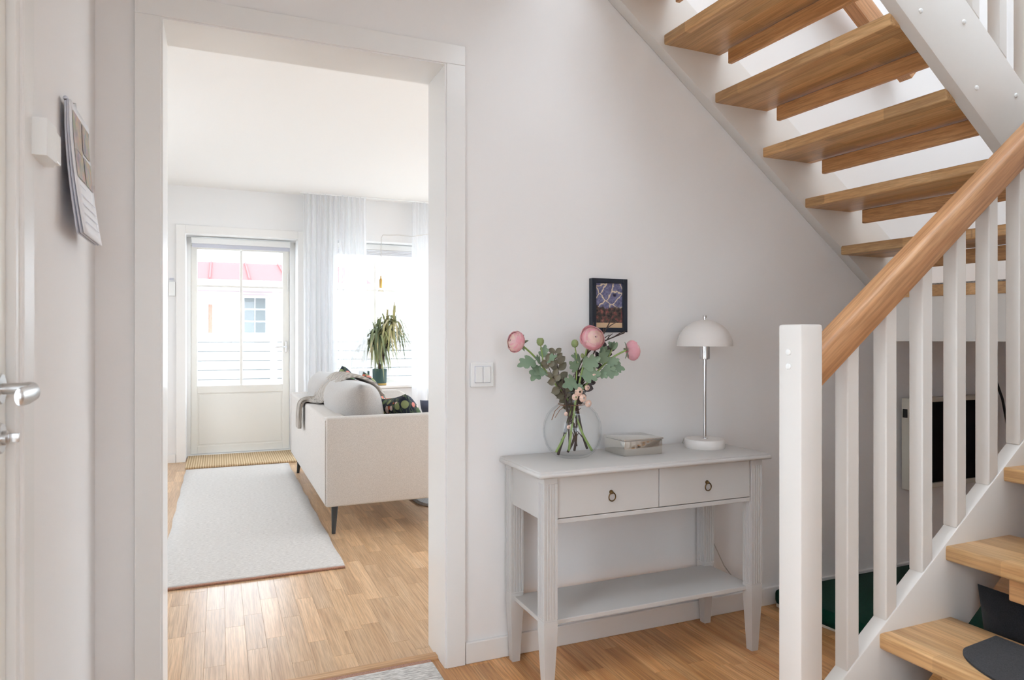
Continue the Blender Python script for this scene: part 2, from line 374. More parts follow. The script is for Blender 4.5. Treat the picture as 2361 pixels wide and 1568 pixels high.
def strip_floor(root, mat, x0, x1, y0, y1, w, Ls, vis):
    """parquet: single strips as parts inside vis=(x0,x1,y0,y1); the rest joined into one part"""
    meshes = {}
    rest = MB(); cnt = 0; x = x0; ci = 0
    while x < x1 - 1e-6:
        wx = min(w, x1 - x); y = y0 - random.uniform(0, .45); ci += 1
        while y < y1:
            L = random.choice(Ls); a, b = max(y, y0), min(y + L, y1); y += L
            if b - a < .02: continue
            inside = vis[0] <= x + wx / 2 <= vis[1] and vis[2] <= (a + b) / 2 <= vis[3]
            if inside and cnt < 300:
                key = (round(wx, 4), round(b - a, 4))
                if key not in meshes:
                    q = MB(); q.box(-wx / 2 + .00015, wx / 2 - .00015, -(b - a) / 2 + .00015, (b - a) / 2 - .00015, -.010, 0, .0005, 1)
                    o = q.build('plank', mat, root); meshes[key] = o.data
                else:
                    o = bpy.data.objects.new('plank', meshes[key]); C.objects.link(o); o.parent = root
                o.location = (x + wx / 2, (a + b) / 2, 0); cnt += 1
            else:
                rest.box(x + .00015, x + wx - .00015, a + .00015, b - .00015, -.010, 0)
        x += wx
    stuff(rest.build('planks', mat, root))
m = MB(); m.box(XL - .15, XR + .15, -1.95, 2.345, -.12, -.009); fh = struct(m.build('floor_hall', M['gap'])); ORG[fh.name] = Vector((0, 0, 0))
m = MB(); m.box(-1.75, 4.35, 2.345, YF + .36, -.12, -.009); fl = struct(m.build('floor_living', M['gap']))
strip_floor(fh, M['strip_h'], XL, XR, -1.8, 2.335, .07, (.30, .36, .44, .52), (.55, 3.0, 1.0, 2.34))
strip_floor(fl, M['strip_l'], -1.6, 4.2, 2.365, YF + .2, .0705, (.34, .42, .46, .54), (-.46, 1.36, 2.3, 6.95))
m = MB(); m.prism([(2.330, 0), (2.372, 0), (2.368, .009), (2.334, .009)], 'x', -.15, .712, 0); struct(m.build('trim_1', M['thresh']))

# door opening: jamb lining and casings on the hall side and the living side
tr = MB()
tr.box(-.166, -.152, YW + .001, YJ - .001, 0, 2.066); tr.box(.710, .724, YW + .001, YJ - .001, 0, 2.066); tr.box(-.166, .724, YW + .001, YJ - .001, 2.066, 2.079)
struct(tr.build('trim_2', M['trim']))
def casing(name, x0, x1, ztop, y0, y1, wd=.068):
    q = MB(); q.box(x0 - wd, x0, y0, y1, 0, ztop, .002); q.box(x1, x1 + wd, y0, y1, 0, ztop, .002); q.box(x0 - wd, x1 + wd, y0, y1, ztop, ztop + wd, .002)
    return struct(q.build(name, M['trim']))
casing('trim_3', -.157, .715, 2.071, YW - .004, YW + .012); casing('trim_4', -.157, .715, 2.071, YJ - .012, YJ + .004)
m = MB(); m.box(.786, XR, YW - .002, YW + .012, 0, .074, .003); m.box(XL, -.226, YW - .002, YW + .012, 0, .074, .003); struct(m.build('baseboard_back', M['trim']))
m = MB(); m.box(XR - .014, XR, .4, YW, 0, .074, .003); struct(m.build('baseboard_right', M['trim']))
m = MB(); m.box(XL, XL + .013, 1.565, YW, 0, .074, .003); m.box(XL, XL + .013, -1.8, .5, 0, .074, .003); struct(m.build('baseboard_left', M['trim']))
m = MB(); m.box(-1.6, -.365, YF - .014, YF, 0, .08, .003); m.box(.775, 4.2, YF - .014, YF, 0, .08, .003); struct(m.build('baseboard_far', M['trim']))

# hall door in the left wall, with its lever handle and lock
m = MB(); m.box(XL - .05, XL + .002, 1.482, 1.56, 0, 2.16, .004); m.box(XL - .05, XL + .002, .50, .578, 0, 2.16, .004); m.box(XL - .05, XL + .002, .578, 1.482, 2.082, 2.16, .004)
m.box(XL - .12, XL - .004, 1.455, 1.484, 0, 2.09, .002); m.box(XL - .12, XL - .004, .576, .60, 0, 2.09, .002); m.box(XL - .12, XL - .004, .60, 1.455, 2.06, 2.09, .002)
struct(m.build('trim_5', M['trim']))
d1 = thing('door_1', (XL - .04, 1.0, 0), 'white entrance door with steel lever and lock at the left edge', 'door'); d1['kind'] = 'structure'
m = MB()
for a in ((.602, .78, .006, 2.058), (1.30, 1.452, .006, 2.058), (.78, 1.30, .006, .40), (.78, 1.30, 1.96, 2.058)): m.box(XL - .06, XL - .018, a[0], a[1], a[2], a[3], .003)
m.build('door_leaf', M['door'], d1)
m = MB(); m.box(XL - .042, XL - .036, .78, 1.30, .40, 1.96); m.build('pane', M['glass'], d1)  # glazing added to the unseen part of the leaf, light from the left
def rosette(z):
    q = MB(); q.lathe([(.001, 0), (.0262, 0), (.0262, .006), (.0245, .0085), (.001, .0085)], (XL - .018, 1.398, z), 32, axis=(1, 0, 0)); return q.build('rosette', M['steel'], d1, True, True)
r1 = rosette(1.045); r2 = rosette(.962)
q = MB(); xa = XL - .012
def oring(c, dx, dz, ang, n=18):
    c = Vector(c); u_ = Vector((math.cos(ang), math.sin(ang), 0)); return [c + u_ * dx * math.cos(2 * PI * k / n) + Vector((0, 0, 1)) * dz * math.sin(2 * PI * k / n) for k in range(n)]
q.loft([oring((xa, 1.398, 1.045), .0095, .0095, PI / 2), oring((xa + .024, 1.398, 1.045), .0095, .0095, PI / 2), oring((xa + .040, 1.396, 1.045), .0100, .0110, PI / 2 - .2), oring((xa + .047, 1.388, 1.043), .0105, .0125, PI / 2 - .8),
        oring((xa + .052, 1.368, 1.040), .0095, .0142, .15), oring((xa + .052, 1.335, 1.038), .0085, .0150, .02), oring((xa + .050, 1.298, 1.038), .0080, .0150, 0), oring((xa + .050, 1.288, 1.038), .0065, .0130, 0), oring((xa + .050, 1.285, 1.038), .003, .007, 0)])
q.build('lever_handle', M['steel'], d1, True, True)
q = MB(); q.lathe([(.001, 0), (.012, 0), (.012, .006), (.009, .009), (.001, .009)], (XL - .0095, 1.398, .962), 24, axis=(1, 0, 0)); q.box(XL - .004, XL + .014, 1.395, 1.401, .954, .970, .002); q.build('lock_cylinder', M['steel'], r2, True, True)

# ------------------------------------------------------------------ windows and balcony door
def window(name, axis, pos, u0, u1, z0, z1, bars_u, bars_z, fw=.06, th=.06):
    """frame, glazing bars and panes as parts; pos = plane centre"""
    root = thing(name, (0, 0, 0), 'white framed window', 'window'); root['kind'] = 'structure'
    def bx(q, a, b, c, d, t=th, bev=.003):
        if axis == 'y': q.box(a, b, pos - t / 2, pos + t / 2, c, d, bev)
        else: q.box(pos - t / 2, pos + t / 2, a, b, c, d, bev)
    q = MB(); bx(q, u0, u1, z0, z0 + fw); bx(q, u0, u1, z1 - fw, z1); bx(q, u0, u0 + fw, z0 + fw, z1 - fw); bx(q, u1 - fw, u1, z0 + fw, z1 - fw); q.build('window_frame', M['door'], root)
    for u in bars_u:
        q = MB(); bx(q, u - .013, u + .013, z0 + fw, z1 - fw, th * .6); q.build('glazing_bar', M['door'], root)
    for z in bars_z:
        q = MB(); bx(q, u0 + fw, u1 - fw, z - .013, z + .013, th * .55); q.build('glazing_bar', M['door'], root)
    us = [u0 + fw] + list(bars_u) + [u1 - fw]; zs = [z0 + fw] + list(bars_z) + [z1 - fw]
    for i in range(len(us) - 1):
        for j in range(len(zs) - 1):
            q = MB(); bx(q, us[i], us[i + 1], zs[j], zs[j + 1], .004, 0); q.build('pane', M['glass'], root)
    return root
YD = 7.27
w = window('window_1', 'y', YD, 1.06, 2.10, .655, 2.06, [1.515], [1.635]); w['label'] = 'bright living room window behind the potted dracaena'
w = window('window_2', 'y', YD, 2.10, 3.14, .655, 2.06, [2.62], [1.635]); w['label'] = 'second sash of the living room window hidden by the wall'
w = window('window_3', 'x', -1.70, 3.9, 5.5, .6, 2.2, [4.7], []); w['label'] = 'side window of the living room out of sight'
w = window('fill_window_6', 'x', 4.29, 2.8, 6.7, .15, 2.4, [4.1, 5.4], []); w['label'] = 'unseen right side window added to light the living room'  # unseen opening added for light on sofa and ceiling
w = window('fill_window_7', 'y', -1.88, -.27, .78, .8, 2.0, [.25], []); w['label'] = 'unseen front window added for fill light in the hall'  # added out of view as frontal fill for the hall
w = thing('fill_skylight_8', (1.6, .65, 5.0), 'unseen skylight added for top light in the stairwell', 'window'); w['kind'] = 'structure'  # unseen opening added for light from above on treads and rail
q = MB(); q.box(.5, 3.1, -.2, 1.4, 5.04, 5.046); q.build('pane', M['glass'], w); q = MB(); q.box(1.77, 1.83, -.2, 1.4, 5.0, 5.08, .003); q.build('glazing_bar', M['door'], w)
w = window('fill_window_9', 'x', XR + .1, -1.5, 0, .7, 2.1, [-.75], []); w['label'] = 'unseen right window added to light the left hall wall'  # added out of view to brighten the left wall and casing
w = window('fill_window_4', 'x', XL - .10, -1.6, -.5, .9, 2.0, [-1.05], []); w['label'] = 'unseen left window added as soft fill for the hall'  # unseen opening added for fill from behind left
w = window('window_5', 'y', -1.88, 1.4, 3.2, 3.3, 4.5, [2.3], []); w['label'] = 'upper landing window'
m = MB(); m.box(1.05, 3.15, YF - .035, YF + .30, .625, .65, .004); struct(m.build('trim_6', M['trim']))
m = MB(); m.box(-.361, -.282, YF - .014, YF + .005, 0, 2.165, .003); m.box(.70, .775, YF - .014, YF + .005, 0, 2.165, .003); m.box(-.282, .70, YF - .014, YF + .005, 2.09, 2.165, .003)
struct(m.build('trim_7', M['trim']))
m = MB(); m.box(-.282, -.250, YD - .07, YD + .05, 0, 2.09, .002); m.box(.65, .70, YD - .07, YD + .05, 0, 2.09, .002); m.box(-.25, .65, YD - .07, YD + .05, 2.02, 2.09, .002); m.box(-.282, .70, YD - .08, YD + .09, -.005, .018, .003)
struct(m.build('trim_8', M['trim']))
d2 = thing('door_2', (.2, YD, 0), 'white balcony door with glazed upper half and handle', 'door'); d2['kind'] = 'structure'
lf = MB(); y0, y1 = YD - .03, YD + .03
lf.box(-.249, -.194, y0, y1, .022, 2.018, .003); lf.box(.585, .648, y0, y1, .022, 2.018, .003); lf.box(-.194, .585, y0, y1, .022, .092, .003); lf.box(-.194, .585, y0, y1, .60, .672, .003); lf.box(-.194, .585, y0, y1, 1.985, 2.018, .003)
lf.build('door_frame', M['door'], d2)
q = MB(); q.box(-.194, .585, y0 + .012, y1 - .012, .092, .60); q.box(-.180, .571, y0 + .006, y1 - .012, .106, .586, .004); q.build('door_panel', M['door'], d2)
q = MB(); q.box(.187, .211, y0 + .012, y1 - .012, .672, 1.985, .003); q.build('glazing_bar', M['door'], d2)
q = MB(); q.box(-.194, .187, YD - .013, YD + .013, 1.625, 1.645); q.build('glazing_bar', M['door'], d2); q = MB(); q.box(.211, .585, YD - .013, YD + .013, 1.625, 1.645); q.build('glazing_bar', M['door'], d2)
for a, b in ((-.199, .198), (.2, .59)):
    for c, d in ((.667, 1.634), (1.636, 1.99)):
        q = MB(); q.box(a, b, YD - .002, YD + .002, c, d); q.build('pane', M['glass'], d2)
h = MB(); h.box(.612, .628, y0 - .008, y0, .99, 1.10, .003); hp = h.build('handle_plate', M['chrome'], d2)
h = MB(); h.tube([(.62, y0, 1.045), (.62, y0 - .04, 1.045), (.60, y0 - .048, 1.045), (.51, y0 - .048, 1.044)], [.007, .007, .0075, .006], 10); h.build('door_handle', M['chrome'], d2, True, True)
h = MB(); h.box(.63, .642, y0 - .012, y0, 1.60, 1.78, .003); h.build('hinge_latch', M['plastic'], d2)
bl = thing('roller_blind', (.2, YF + .14, 2.0), 'rolled up white blind in its case above the balcony door', 'blind')
q = MB(); q.box(-.24, .645, YF + .13, YF + .20, 2.02, 2.075, .006); q.build('blind_case', M['plastic'], bl)
q = MB(); q.box(-.235, .64, YF + .155, YF + .165, 1.985, 2.02, .002); q.build('bottom_bar', M['paperE'], bl); q = MB(); q.lathe([(.001, -.01), (.012, -.006), (.012, .006), (.001, .01)], (.19, YF + .15, 1.98), 14); q.build('pull_knob', M['plastic'], bl, True)
bl2 = thing('pleated_blind', (1.9, YF + .2, 2.0), 'white pleated blind pulled up at the top of the window', 'blind')
q = MB(); q.box(1.07, 3.13, YF + .16, YF + .23, 2.045, 2.10, .004); q.build('blind_case', M['plastic'], bl2)
for k in range(4):
    q = MB(); q.box(1.08, 3.12, YF + .165, YF + .225, 1.985 + k * .015, 1.998 + k * .015, .004); q.build('pleat', M['paper'], bl2)

# ------------------------------------------------------------------ outside: terrace, fence, neighbour's shed
m = MB(); m.box(-14, 16, YF + .36, 40, -.35, -.12); struct(m.build('ground', M['terr']))
m = MB(); m.box(-12, -1.75, -14, YF + .36, -.35, -.12); m.box(-1.75, XL - .16, -1.95, 2.2, -.35, -.12); m.box(4.35, 16, -1.95, YF + .36, -.35, -.12); m.box(-12, 16, -14, -1.95, -.35, -.12); struct(m.build('ground_side', M['terr']))
fe = thing('board_fence', (2.0, 9.5, -.12), 'white fence of horizontal boards beyond the balcony door', 'fence')
fb = None
for k in range(10):
    z = .02 + k * .1185
    for sgm in range(3):
        x0 = -2.2 + sgm * 2.9
        if fb is None:
            q = MB(); q.box(x0, x0 + 2.86, 9.48, 9.502, z, z + .104, .003); fb = q.build('board', M['fence'], fe)
        else: copy_part(fb, fe, (sgm * 2.9, 0, k * .1185))
q = MB(); q.box(-2.2, 6.5, 9.506, 9.512, .0, 1.2); q.build('gap_shade_sheet', plain('fence_gap_shade', S(168, 169, 168), 1.0, spec=.02), fe)  # darker sheet standing in for the shade in the board gaps
pst = None
for sgm in range(4):
    if pst is None:
        q = MB(); q.box(-2.29, -2.2, 9.5, 9.59, -.12, 1.22, .004); pst = q.build('post', M['fence'], fe)
    else: copy_part(pst, fe, (sgm * 2.9, 0, 0))
sh = thing('garden_shed', (.8, 14, -.12), 'white neighbouring shed with pale red metal roof', 'building')
q = MB(); q.box(-5, 2.45, 13.2, 16.5, -.12, 2.0); q.build('wall', M['siding'], sh)
for k in range(16):
    if k == 0: q = MB(); q.box(-5.02, 2.47, 13.18, 13.2, .02, .13, .004); sd = q.build('siding_board', M['siding'], sh)
    else: copy_part(sd, sh, (0, 0, k * .122))
q = MB(); q.prism([(12.75, 2.10), (15.0, 2.62), (15.0, 2.66), (12.75, 2.14)], 'x', -5.3, 2.62); rf = q.build('roof', M['roof'], sh)
for k in range(13):
    x = -5.2 + k * .63
    q = MB(); q.prism([(12.75, 2.135), (15.0, 2.655), (15.0, 2.69), (12.75, 2.17)], 'x', x, x + .025); q.build('roof_seam', M['roof'], rf)
q = MB(); q.box(-5.3, 2.62, 12.70, 12.76, 1.98, 2.13, .006); q.build('fascia', M['siding'], sh)
wn = MB(); wn.box(.36, .82, 13.12, 13.18, 1.18, 1.90, .006); wf = wn.build('window', M['siding'], sh)
gp = plain('shed_pane', S(120, 125, 125), 1.0, spec=.02)
for i in range(2):
    for j in range(3):
        q = MB(); q.box(.41 + i * .185, .58 + i * .185, 13.112, 13.122, 1.23 + j * .215, 1.42 + j * .215); q.build('pane', gp, wf)
q = MB(); q.box(.87, .97, 12.72, 12.82, -.12, 2.0, .004); q.build('post', M['fence'], sh)
q = MB(); q.box(-.175, -.11, 13.12, 13.18, .3, 1.72, .004); q.build('post', M['orange'], sh)
gt = thing('garden_table', (2.05, 8.6, -.12), 'small round white garden table outside the window', 'table')
q = MB(); q.lathe([(.001, .71), (.32, .71), (.33, .72), (.32, .735), (.001, .735)], (2.05, 8.6, -.12), 40); q.build('table_top', M['fence'], gt, True, True)
q = MB(); q.tube([(2.05, 8.6, -.12), (2.05, 8.6, .6)], .025, 12); q.lathe([(.001, 0), (.2, 0), (.2, .015), (.001, .03)], (2.05, 8.6, -.12), 28); q.build('pedestal', M['fence'], gt, True, True)
ln = thing('wall_lantern', (2.5, 13.1, 1.6), 'small lantern on the shed end seen through the window', 'lamp')
q = MB(); q.lathe([(.001, 0), (.06, .02), (.075, .16), (.001, .17)], (2.52, 13.05, 1.62), 10); q.build('lantern_glass', M['plastic'], ln); q = MB(); q.lathe([(.10, 0), (.02, .09), (.001, .1)], (2.52, 13.05, 1.79), 10); q.box(2.45, 2.53, 13.04, 13.19, 1.86, 1.88); q.build('lantern_cap', M['siding'], ln)

# ------------------------------------------------------------------ staircase
R, SL = .192, .768
st = thing('staircase', (1.285, 1.25, 0), 'open white and oak staircase turning up above the console', 'staircase')
def tread_poly(xb, xf, ylo, yhi, sk, z, mat=M['tread'], name='tread'):
    """xb/xf = back and front edge x at yhi; sk = dx per unit towards ylo"""
    d = (yhi - ylo) * sk
    q = MB(); q.prism([(xb, yhi), (xf, yhi), (xf + d, ylo), (xb + d, ylo)], 'z', z - .04, z, .006, 3); return q.build(name, mat, st, True, True)
YB, YN = 2.212, 1.46
upper = [(13, 1.334, .02), (12, 1.581, .03), (11, 1.826, .04), (10, 2.072, .045), (9, 2.304, .062), (8, 2.515, .075)]
for k, xb, sk in upper:
    z = k * R
    tread_poly(xb, xb + .272, YN - .005, YB + .005, sk, z)
    xs = xb + .243; d = sk * 1.3
    q = MB(); q.prism([(xs + (YB - 2.14) * d, 2.14), (xs + .02 + (YB - 2.14) * d, 2.14), (xs + .02 + (YB - YN) * d, YN), (xs + (YB - YN) * d, YN)], 'z', z - .102, z - .043, .003, 1); q.build('riser_strip', M['riser'], st, True, True)
# winder landing with its white fascia board
q = MB(); q.prism([(2.565, 2.03), (2.90, 2.23), (3.72, 2.23), (3.72, 1.0), (2.88, 1.0)], 'z', 7 * R - .046, 7 * R, .005, 2); ld = q.build('landing_tread', M['tread'], st, True, True)
q = MB(); q.prism([(2.576, 2.03), (2.895, 1.0), (2.925, 1.01), (2.91, 1.06), (2.612, 2.04), (2.93, 2.235), (2.90, 2.235)], 'z', 1.118, 7 * R - .046); q.build('landing_fascia', M['stairw'], st)
q = MB(); q.prism([(2.60, 2.02), (2.80, 1.37), (3.3, 1.4), (3.3, 2.0)], 'z', 7 * R, 7 * R + .008); q.build('landing_carpet', M['shag'], st)
def stringer(x0, x1, zb, h, y0, y1, up=False):
    # zb(x) bottom line
    q = MB(); s_ = SL if up else -SL
    q.prism([(x0, zb), (x1, zb + s_ * (x1 - x0)), (x1, zb + s_ * (x1 - x0) + h), (x0, zb + h)], 'y', y0, y1, .004, 2); return q.build('stringer', M['stairw'], st, True, True)
stringer(1.06, 2.95, 2.27 + .768 * (1.549 - 1.06), .294, YB, YW + .0115)
stringer(1.06, 3.0, 2.126 + .766 * (1.834 - 1.06), .304, 1.42, YN)
# lower flight: far stringer (behind the treads), near stringer, treads
Y0 = 1.235
stringer(1.30, 2.62, .300 + .772 * (1.30 - 1.42) - .30, .30, Y0, Y0 + .042, True)
stringer(1.05, 2.62, .300 + .772 * (1.05 - 1.42) - .30 + .02, .28, .36, .40, True)
for k, xn in ((1, 1.29), (2, 1.536), (3, 1.784), (4, 2.026), (5, 2.27), (6, 2.51)):
    z = k * R
    q = MB(); q.box(xn, xn + .272, .40, Y0 + .004, z - .04, z, .007, 3); q.build('tread', M['tread'], st, True, True)
    q = MB(); q.box(xn + .032, xn + .052, .44, 1.095, z - .102, z - .041, .002, 1); q.build('riser_strip', M['riser'], st, True, True)
# newel posts
def newel(x0, x1, y0, y1, z0, z1):
    q = MB(); q.box(x0, x1, y0, y1, z0, z1, .006, 2); return q.build('newel_post', M['stairw'], st, True, True)
nw = newel(1.252, 1.321, 1.214, 1.286, 0, 1.163)
cap = None
for z in (1.097, 1.063):
    q = MB(); q.lathe([(.0075, 0), (.0075, .0022), (.006, .004), (.001, .005)], (1.252, 1.252, z), 20, axis=(-1, 0, 0)); q.build('bolt_cap', M['plastic'], nw, True, True)
newel(2.58, 2.65, 1.25, 1.32, .9, 2.05)
# balusters of the lower flight share one mesh
bz = lambda x: .300 + .772 * (x - 1.42)
rz = lambda x: 1.021 + .774 * (x - 1.331)
bx0 = 1.428; q = MB(); q.prism([(bx0, bz(bx0) - .003), (bx0 + .041, bz(bx0 + .041) - .003), (bx0 + .041, rz(bx0 + .041) + .012), (bx0, rz(bx0) + .012)], 'y', Y0 + .003, Y0 + .042, .003, 1)
b0 = q.build('baluster', M['stairw'], st, True, True)
for k in range(1, 9): copy_part(b0, st, (k * .1348, 0, k * .1348 * .772))
# handrail of the lower flight: built along local x and tilted
def rail(name, p0, p1, prof, mat, parent):
    p0, p1 = Vector(p0), Vector(p1); L = (p1 - p0).length; ang = math.atan2(p1.z - p0.z, p1.x - p0.x)
    q = MB(); q.prism(prof, 'x', 0, L); bm = q.bm
    o = q.build(name, mat, None, True, True); o.parent = parent; o.location = p0 - (ORG[parent.name] if parent else Vector()); o.rotation_euler = (0, -ang, 0)
    return o
prof = [(-.032, 0), (.032, 0), (.034, .003), (.034, .050), (.0325, .057), (.028, .064), (.020, .0685), (-.020, .0685), (-.028, .064), (-.0325, .057), (-.034, .050), (-.034, .003)]
hr = rail('handrail', (1.318, 1.253, rz(1.318)), (2.62, 1.253, rz(2.62)), prof, M['rail'], st)
# bolt caps and balusters on the upper flight's near stringer
for x, z in ((1.939, 2.114), (2.135, 2.116), (2.195, 1.919), (2.392, 1.923), (1.69, 2.306), (1.885, 2.308)):
    q = MB(); q.lathe([(.0075, 0), (.0075, .0025), (.0055, .005), (.001, .006)], (x, 1.42, z), 18, axis=(0, -1, 0)); q.build('bolt_cap', M['plastic'], st, True, True)
tz = lambda x: 2.126 - .766 * (x - 1.834) + .304
ux = 2.308; q = MB(); q.prism([(ux, tz(ux) - .004), (ux + .04, tz(ux + .04) - .004), (ux + .04, tz(ux + .04) + .72), (ux, tz(ux) + .72)], 'y', 1.42, 1.459, .003, 1)
u0 = q.build('baluster', M['stairw'], st, True, True)
for k in (-8, -7, -6, -5, -4, -3, -2, -1, 1, 2): copy_part(u0, st, (k * .1348, 0, -k * .1348 * .766))
rail('handrail', (1.1, 1.44, tz(1.1) + .71), (2.62, 1.44, tz(2.62) + .71), prof, M['rail'], st)
# wall handrail of the upper flight
wr = thing('wall_handrail', (2.0, 2.2, 2.6), 'oak handrail along the wall above the upper treads', 'handrail')
o = rail('rail_bar', (1.3, 2.165, 2.508 + .77 * (2.587 - 1.3)), (2.86, 2.165, 2.508 - .77 * (2.86 - 2.587)), [(-.03, 0), (.03, 0), (.034, .03), (.034, .075), (.02, .10), (-.02, .10), (-.034, .075), (-.034, .03)], M['rail'], wr)
q = MB(); q.tube([(2.40, 2.165, 2.66), (2.40, 2.20, 2.63), (2.40, YW, 2.63)], .008, 10); q.build('bracket', M['steel'], wr, True)
q = MB(); q.tube([(1.6, 2.165, 3.27), (1.6, 2.20, 3.24), (1.6, YW, 3.24)], .008, 10); q.build('bracket', M['steel'], wr, True)
# felt mats on the steps
def step_mat(xn, z, label):
    pts = []
    x0, x1, yc = xn + .012, xn + .245, .83
    for i in range(41):
        a = PI / 2 + PI * i / 40
        pts.append((x0 + .11 + .125 * math.cos(a) * 1.0 - .0, yc + .262 * math.sin(a)))
    pts += [(x1, yc - .262 + .03), (x1, yc + .262 + .012)]
    q = MB(); q.prism(pts, 'z', z, z + .005, 0); o = q.build('step_mat', M['mat'], None); tag(o, label, 'step mat', 'felt mats on the stair treads'); return o
step_mat(1.536, 2 * R, 'dark grey felt mat on the lower oak tread'); step_mat(1.784, 3 * R, 'dark grey felt mat on the higher oak tread')
step_mat(1.29, R, 'dark grey felt mat on the bottom oak tread'); step_mat(2.026, 4 * R, 'dark grey felt mat on the fourth oak tread')

# ------------------------------------------------------------------ under the stairs
m = MB()
m.prism([(2.15, 2.236), (2.14, 2.10), (2.175, 1.93), (2.2, 1.62), (3.0, 1.60), (3.0, 2.236)], 'z', .012, .075, .02, 4)
o = m.build('floor_cushion', M['green'], None, True, True); tag(o, 'dark green velvet floor cushion lying under the stairs', 'cushion')
m = MB(); m.prism([(2.16, 2.23), (2.15, 2.10), (2.185, 1.93), (2.21, 1.63), (2.99, 1.61), (2.99, 2.23)], 'z', .0, .013, 0); o = m.build('cushion_tray', M['cream'], None); tag(o, 'thin pale base beneath the green floor cushion', 'tray')
m = MB(); m.cushion((1.915, .80, .236), (.84, .46, .15), (math.radians(84), 0, math.radians(90)), 16, .04, .4)
o = m.build('storage_pillow', M['charcoal'], None, True, True); tag(o, 'charcoal canvas pillow tucked behind the lower oak tread', 'pillow')
bp = thing('black_panel', (3.2, 2.24, .42), 'black panel in a pale frame on the wall under the stairs', 'panel')
q = MB()
for a in ((2.944, 2.972, .424, .851), (3.49, 3.518, .424, .851), (2.972, 3.49, .424, .446), (2.972, 3.49, .829, .851)): q.box(a[0], a[1], 2.205, YW - .001, a[2], a[3], .003)
q.build('frame', M['cream'], bp); q = MB(); q.box(2.972, 3.49, 2.218, 2.24, .446, .829); q.build('panel_face', M['black'], bp); q = MB(); q.box(2.938, 2.946, 2.22, 2.24, .76, .80); q.build('clip', M['cordk'], bp)
m = MB(); m.tube([(3.60, 2.236, 1.31), (3.59, 2.236, 1.15), (3.585, 2.238, 1.0), (3.60, 2.236, .93), (3.66, 2.236, .82), (3.70, 2.236, .68)], .006, 8); o = m.build('hanging_cable', M['cordk'], None, True); tag(o, 'black cable hanging on the wall under the landing', 'cable')

# ------------------------------------------------------------------ things on the hall walls
sw = thing('light_switch', (.847, YW - .005, .959), 'white double light switch beside the doorway', 'switch')
q = MB(); q.box(.803, .890, YW - .002, YW + .012, .959, 1.046, .004, 2); q.build('switch_plate', M['plastic'], sw)
q = MB(); q.box(.817, .876, YW - .0045, YW, .974, 1.033, .001); q.build('inner_frame', M['paperE'], sw)
for a in (.8185, .8475):
    q = MB(); q.box(a, a + .027, YW - .009, YW - .002, .9755, 1.0315, .002); q.build('rocker', M['plastic'], sw)
pf = thing('framed_print', (1.356, YW, 1.255), 'small framed print of violet flowers above the vase', 'picture')
q = MB()
for a in ((1.279, 1.297, 1.153, 1.355), (1.415, 1.433, 1.153, 1.355), (1.297, 1.415, 1.153, 1.170), (1.297, 1.415, 1.338, 1.355)): q.box(a[0], a[1], YW - .012, YW + .012, a[2], a[3], .001)
q.build('picture_frame', M['darkblue'], pf); q = MB(); q.box(1.297, 1.415, YW - .003, YW + .005, 1.170, 1.338); q.build('print', M['art'], pf)
th_ = thing('wall_sensor', (XL, 1.63, 1.47), 'small white control box on the wall above the door handle', 'sensor')
q = MB(); q.prism([(1.535, XL + 0), (1.645, XL + 0), (1.645, XL + .016), (1.600, XL + .030), (1.535, XL + .026)], 'z', 1.475, 1.545)
bm = q.bm
for v in bm.verts: v.co = Vector((v.co.y, v.co.x, v.co.z))
q.build('box_body', M['plastic'], th_)
q = MB(); q.box(XL + .016, XL + .0285, 1.60, 1.65, 1.48, 1.54, .003); q.build('box_front', M['plastic'], th_)
ca = thing('wall_calendar', (XL, 1.93, 1.38), 'hanging paper calendar with photos curling off the left wall', 'calendar')
def cal(u, v, off):                       # u along y, v from top to bottom
    y = 1.785 + .235 * u; z = 1.660 - .295 * v
    x = XL + .010 + off + .03 * max(0, v - .15) ** 1.6
    return Vector((x, y, z))
for k, nm in ((0, 'page'), (1, 'page'), (2, 'page')):
    q = MB(); q.grid(lambda u, v, k=k: cal(u, v, .004 * k + .003 * v * k), 4, 16); o = q.build(nm, M['paperE'] if k < 2 else M['paper'], ca, True)
    sm = o.modifiers.new('thickness', 'SOLIDIFY'); sm.thickness = .0035; sm.offset = -1
def photo(u0, u1, v0, v1):
    q = MB(); q.grid(lambda u, v: cal(u0 + (u1 - u0) * u, v0 + (v1 - v0) * v, .0132 + .006 * v0 + .006 * (v1 - v0) * v), 2, 6); q.build('photo', M['photo'], ca, True)
for a in ((.06, .50, .06, .34), (.54, .94, .06, .30), (.06, .50, .345, .56), (.54, .94, .33, .56)): photo(*a)
for k in range(5):
    q = MB(); q.grid(lambda u, v: cal(.1 + (.3 if k == 0 else .78) * u, .62 + k * .07 + .006 * v, .0136 + .0062 * (.62 + k * .07)), 2, 1); q.build('printed_line', M['paperE'], ca)
q = MB(); q.tube([(XL + .012, 1.785, 1.662), (XL + .012, 2.02, 1.662)], .005, 8); q.build('spiral_binding', M['paperE'], ca, True)
q = MB(); q.tube([(XL, 1.90, 1.685), (XL + .012, 1.90, 1.685), (XL + .014, 1.90, 1.665)], .0018, 6); q.build('hook', M['steel'], ca, True)

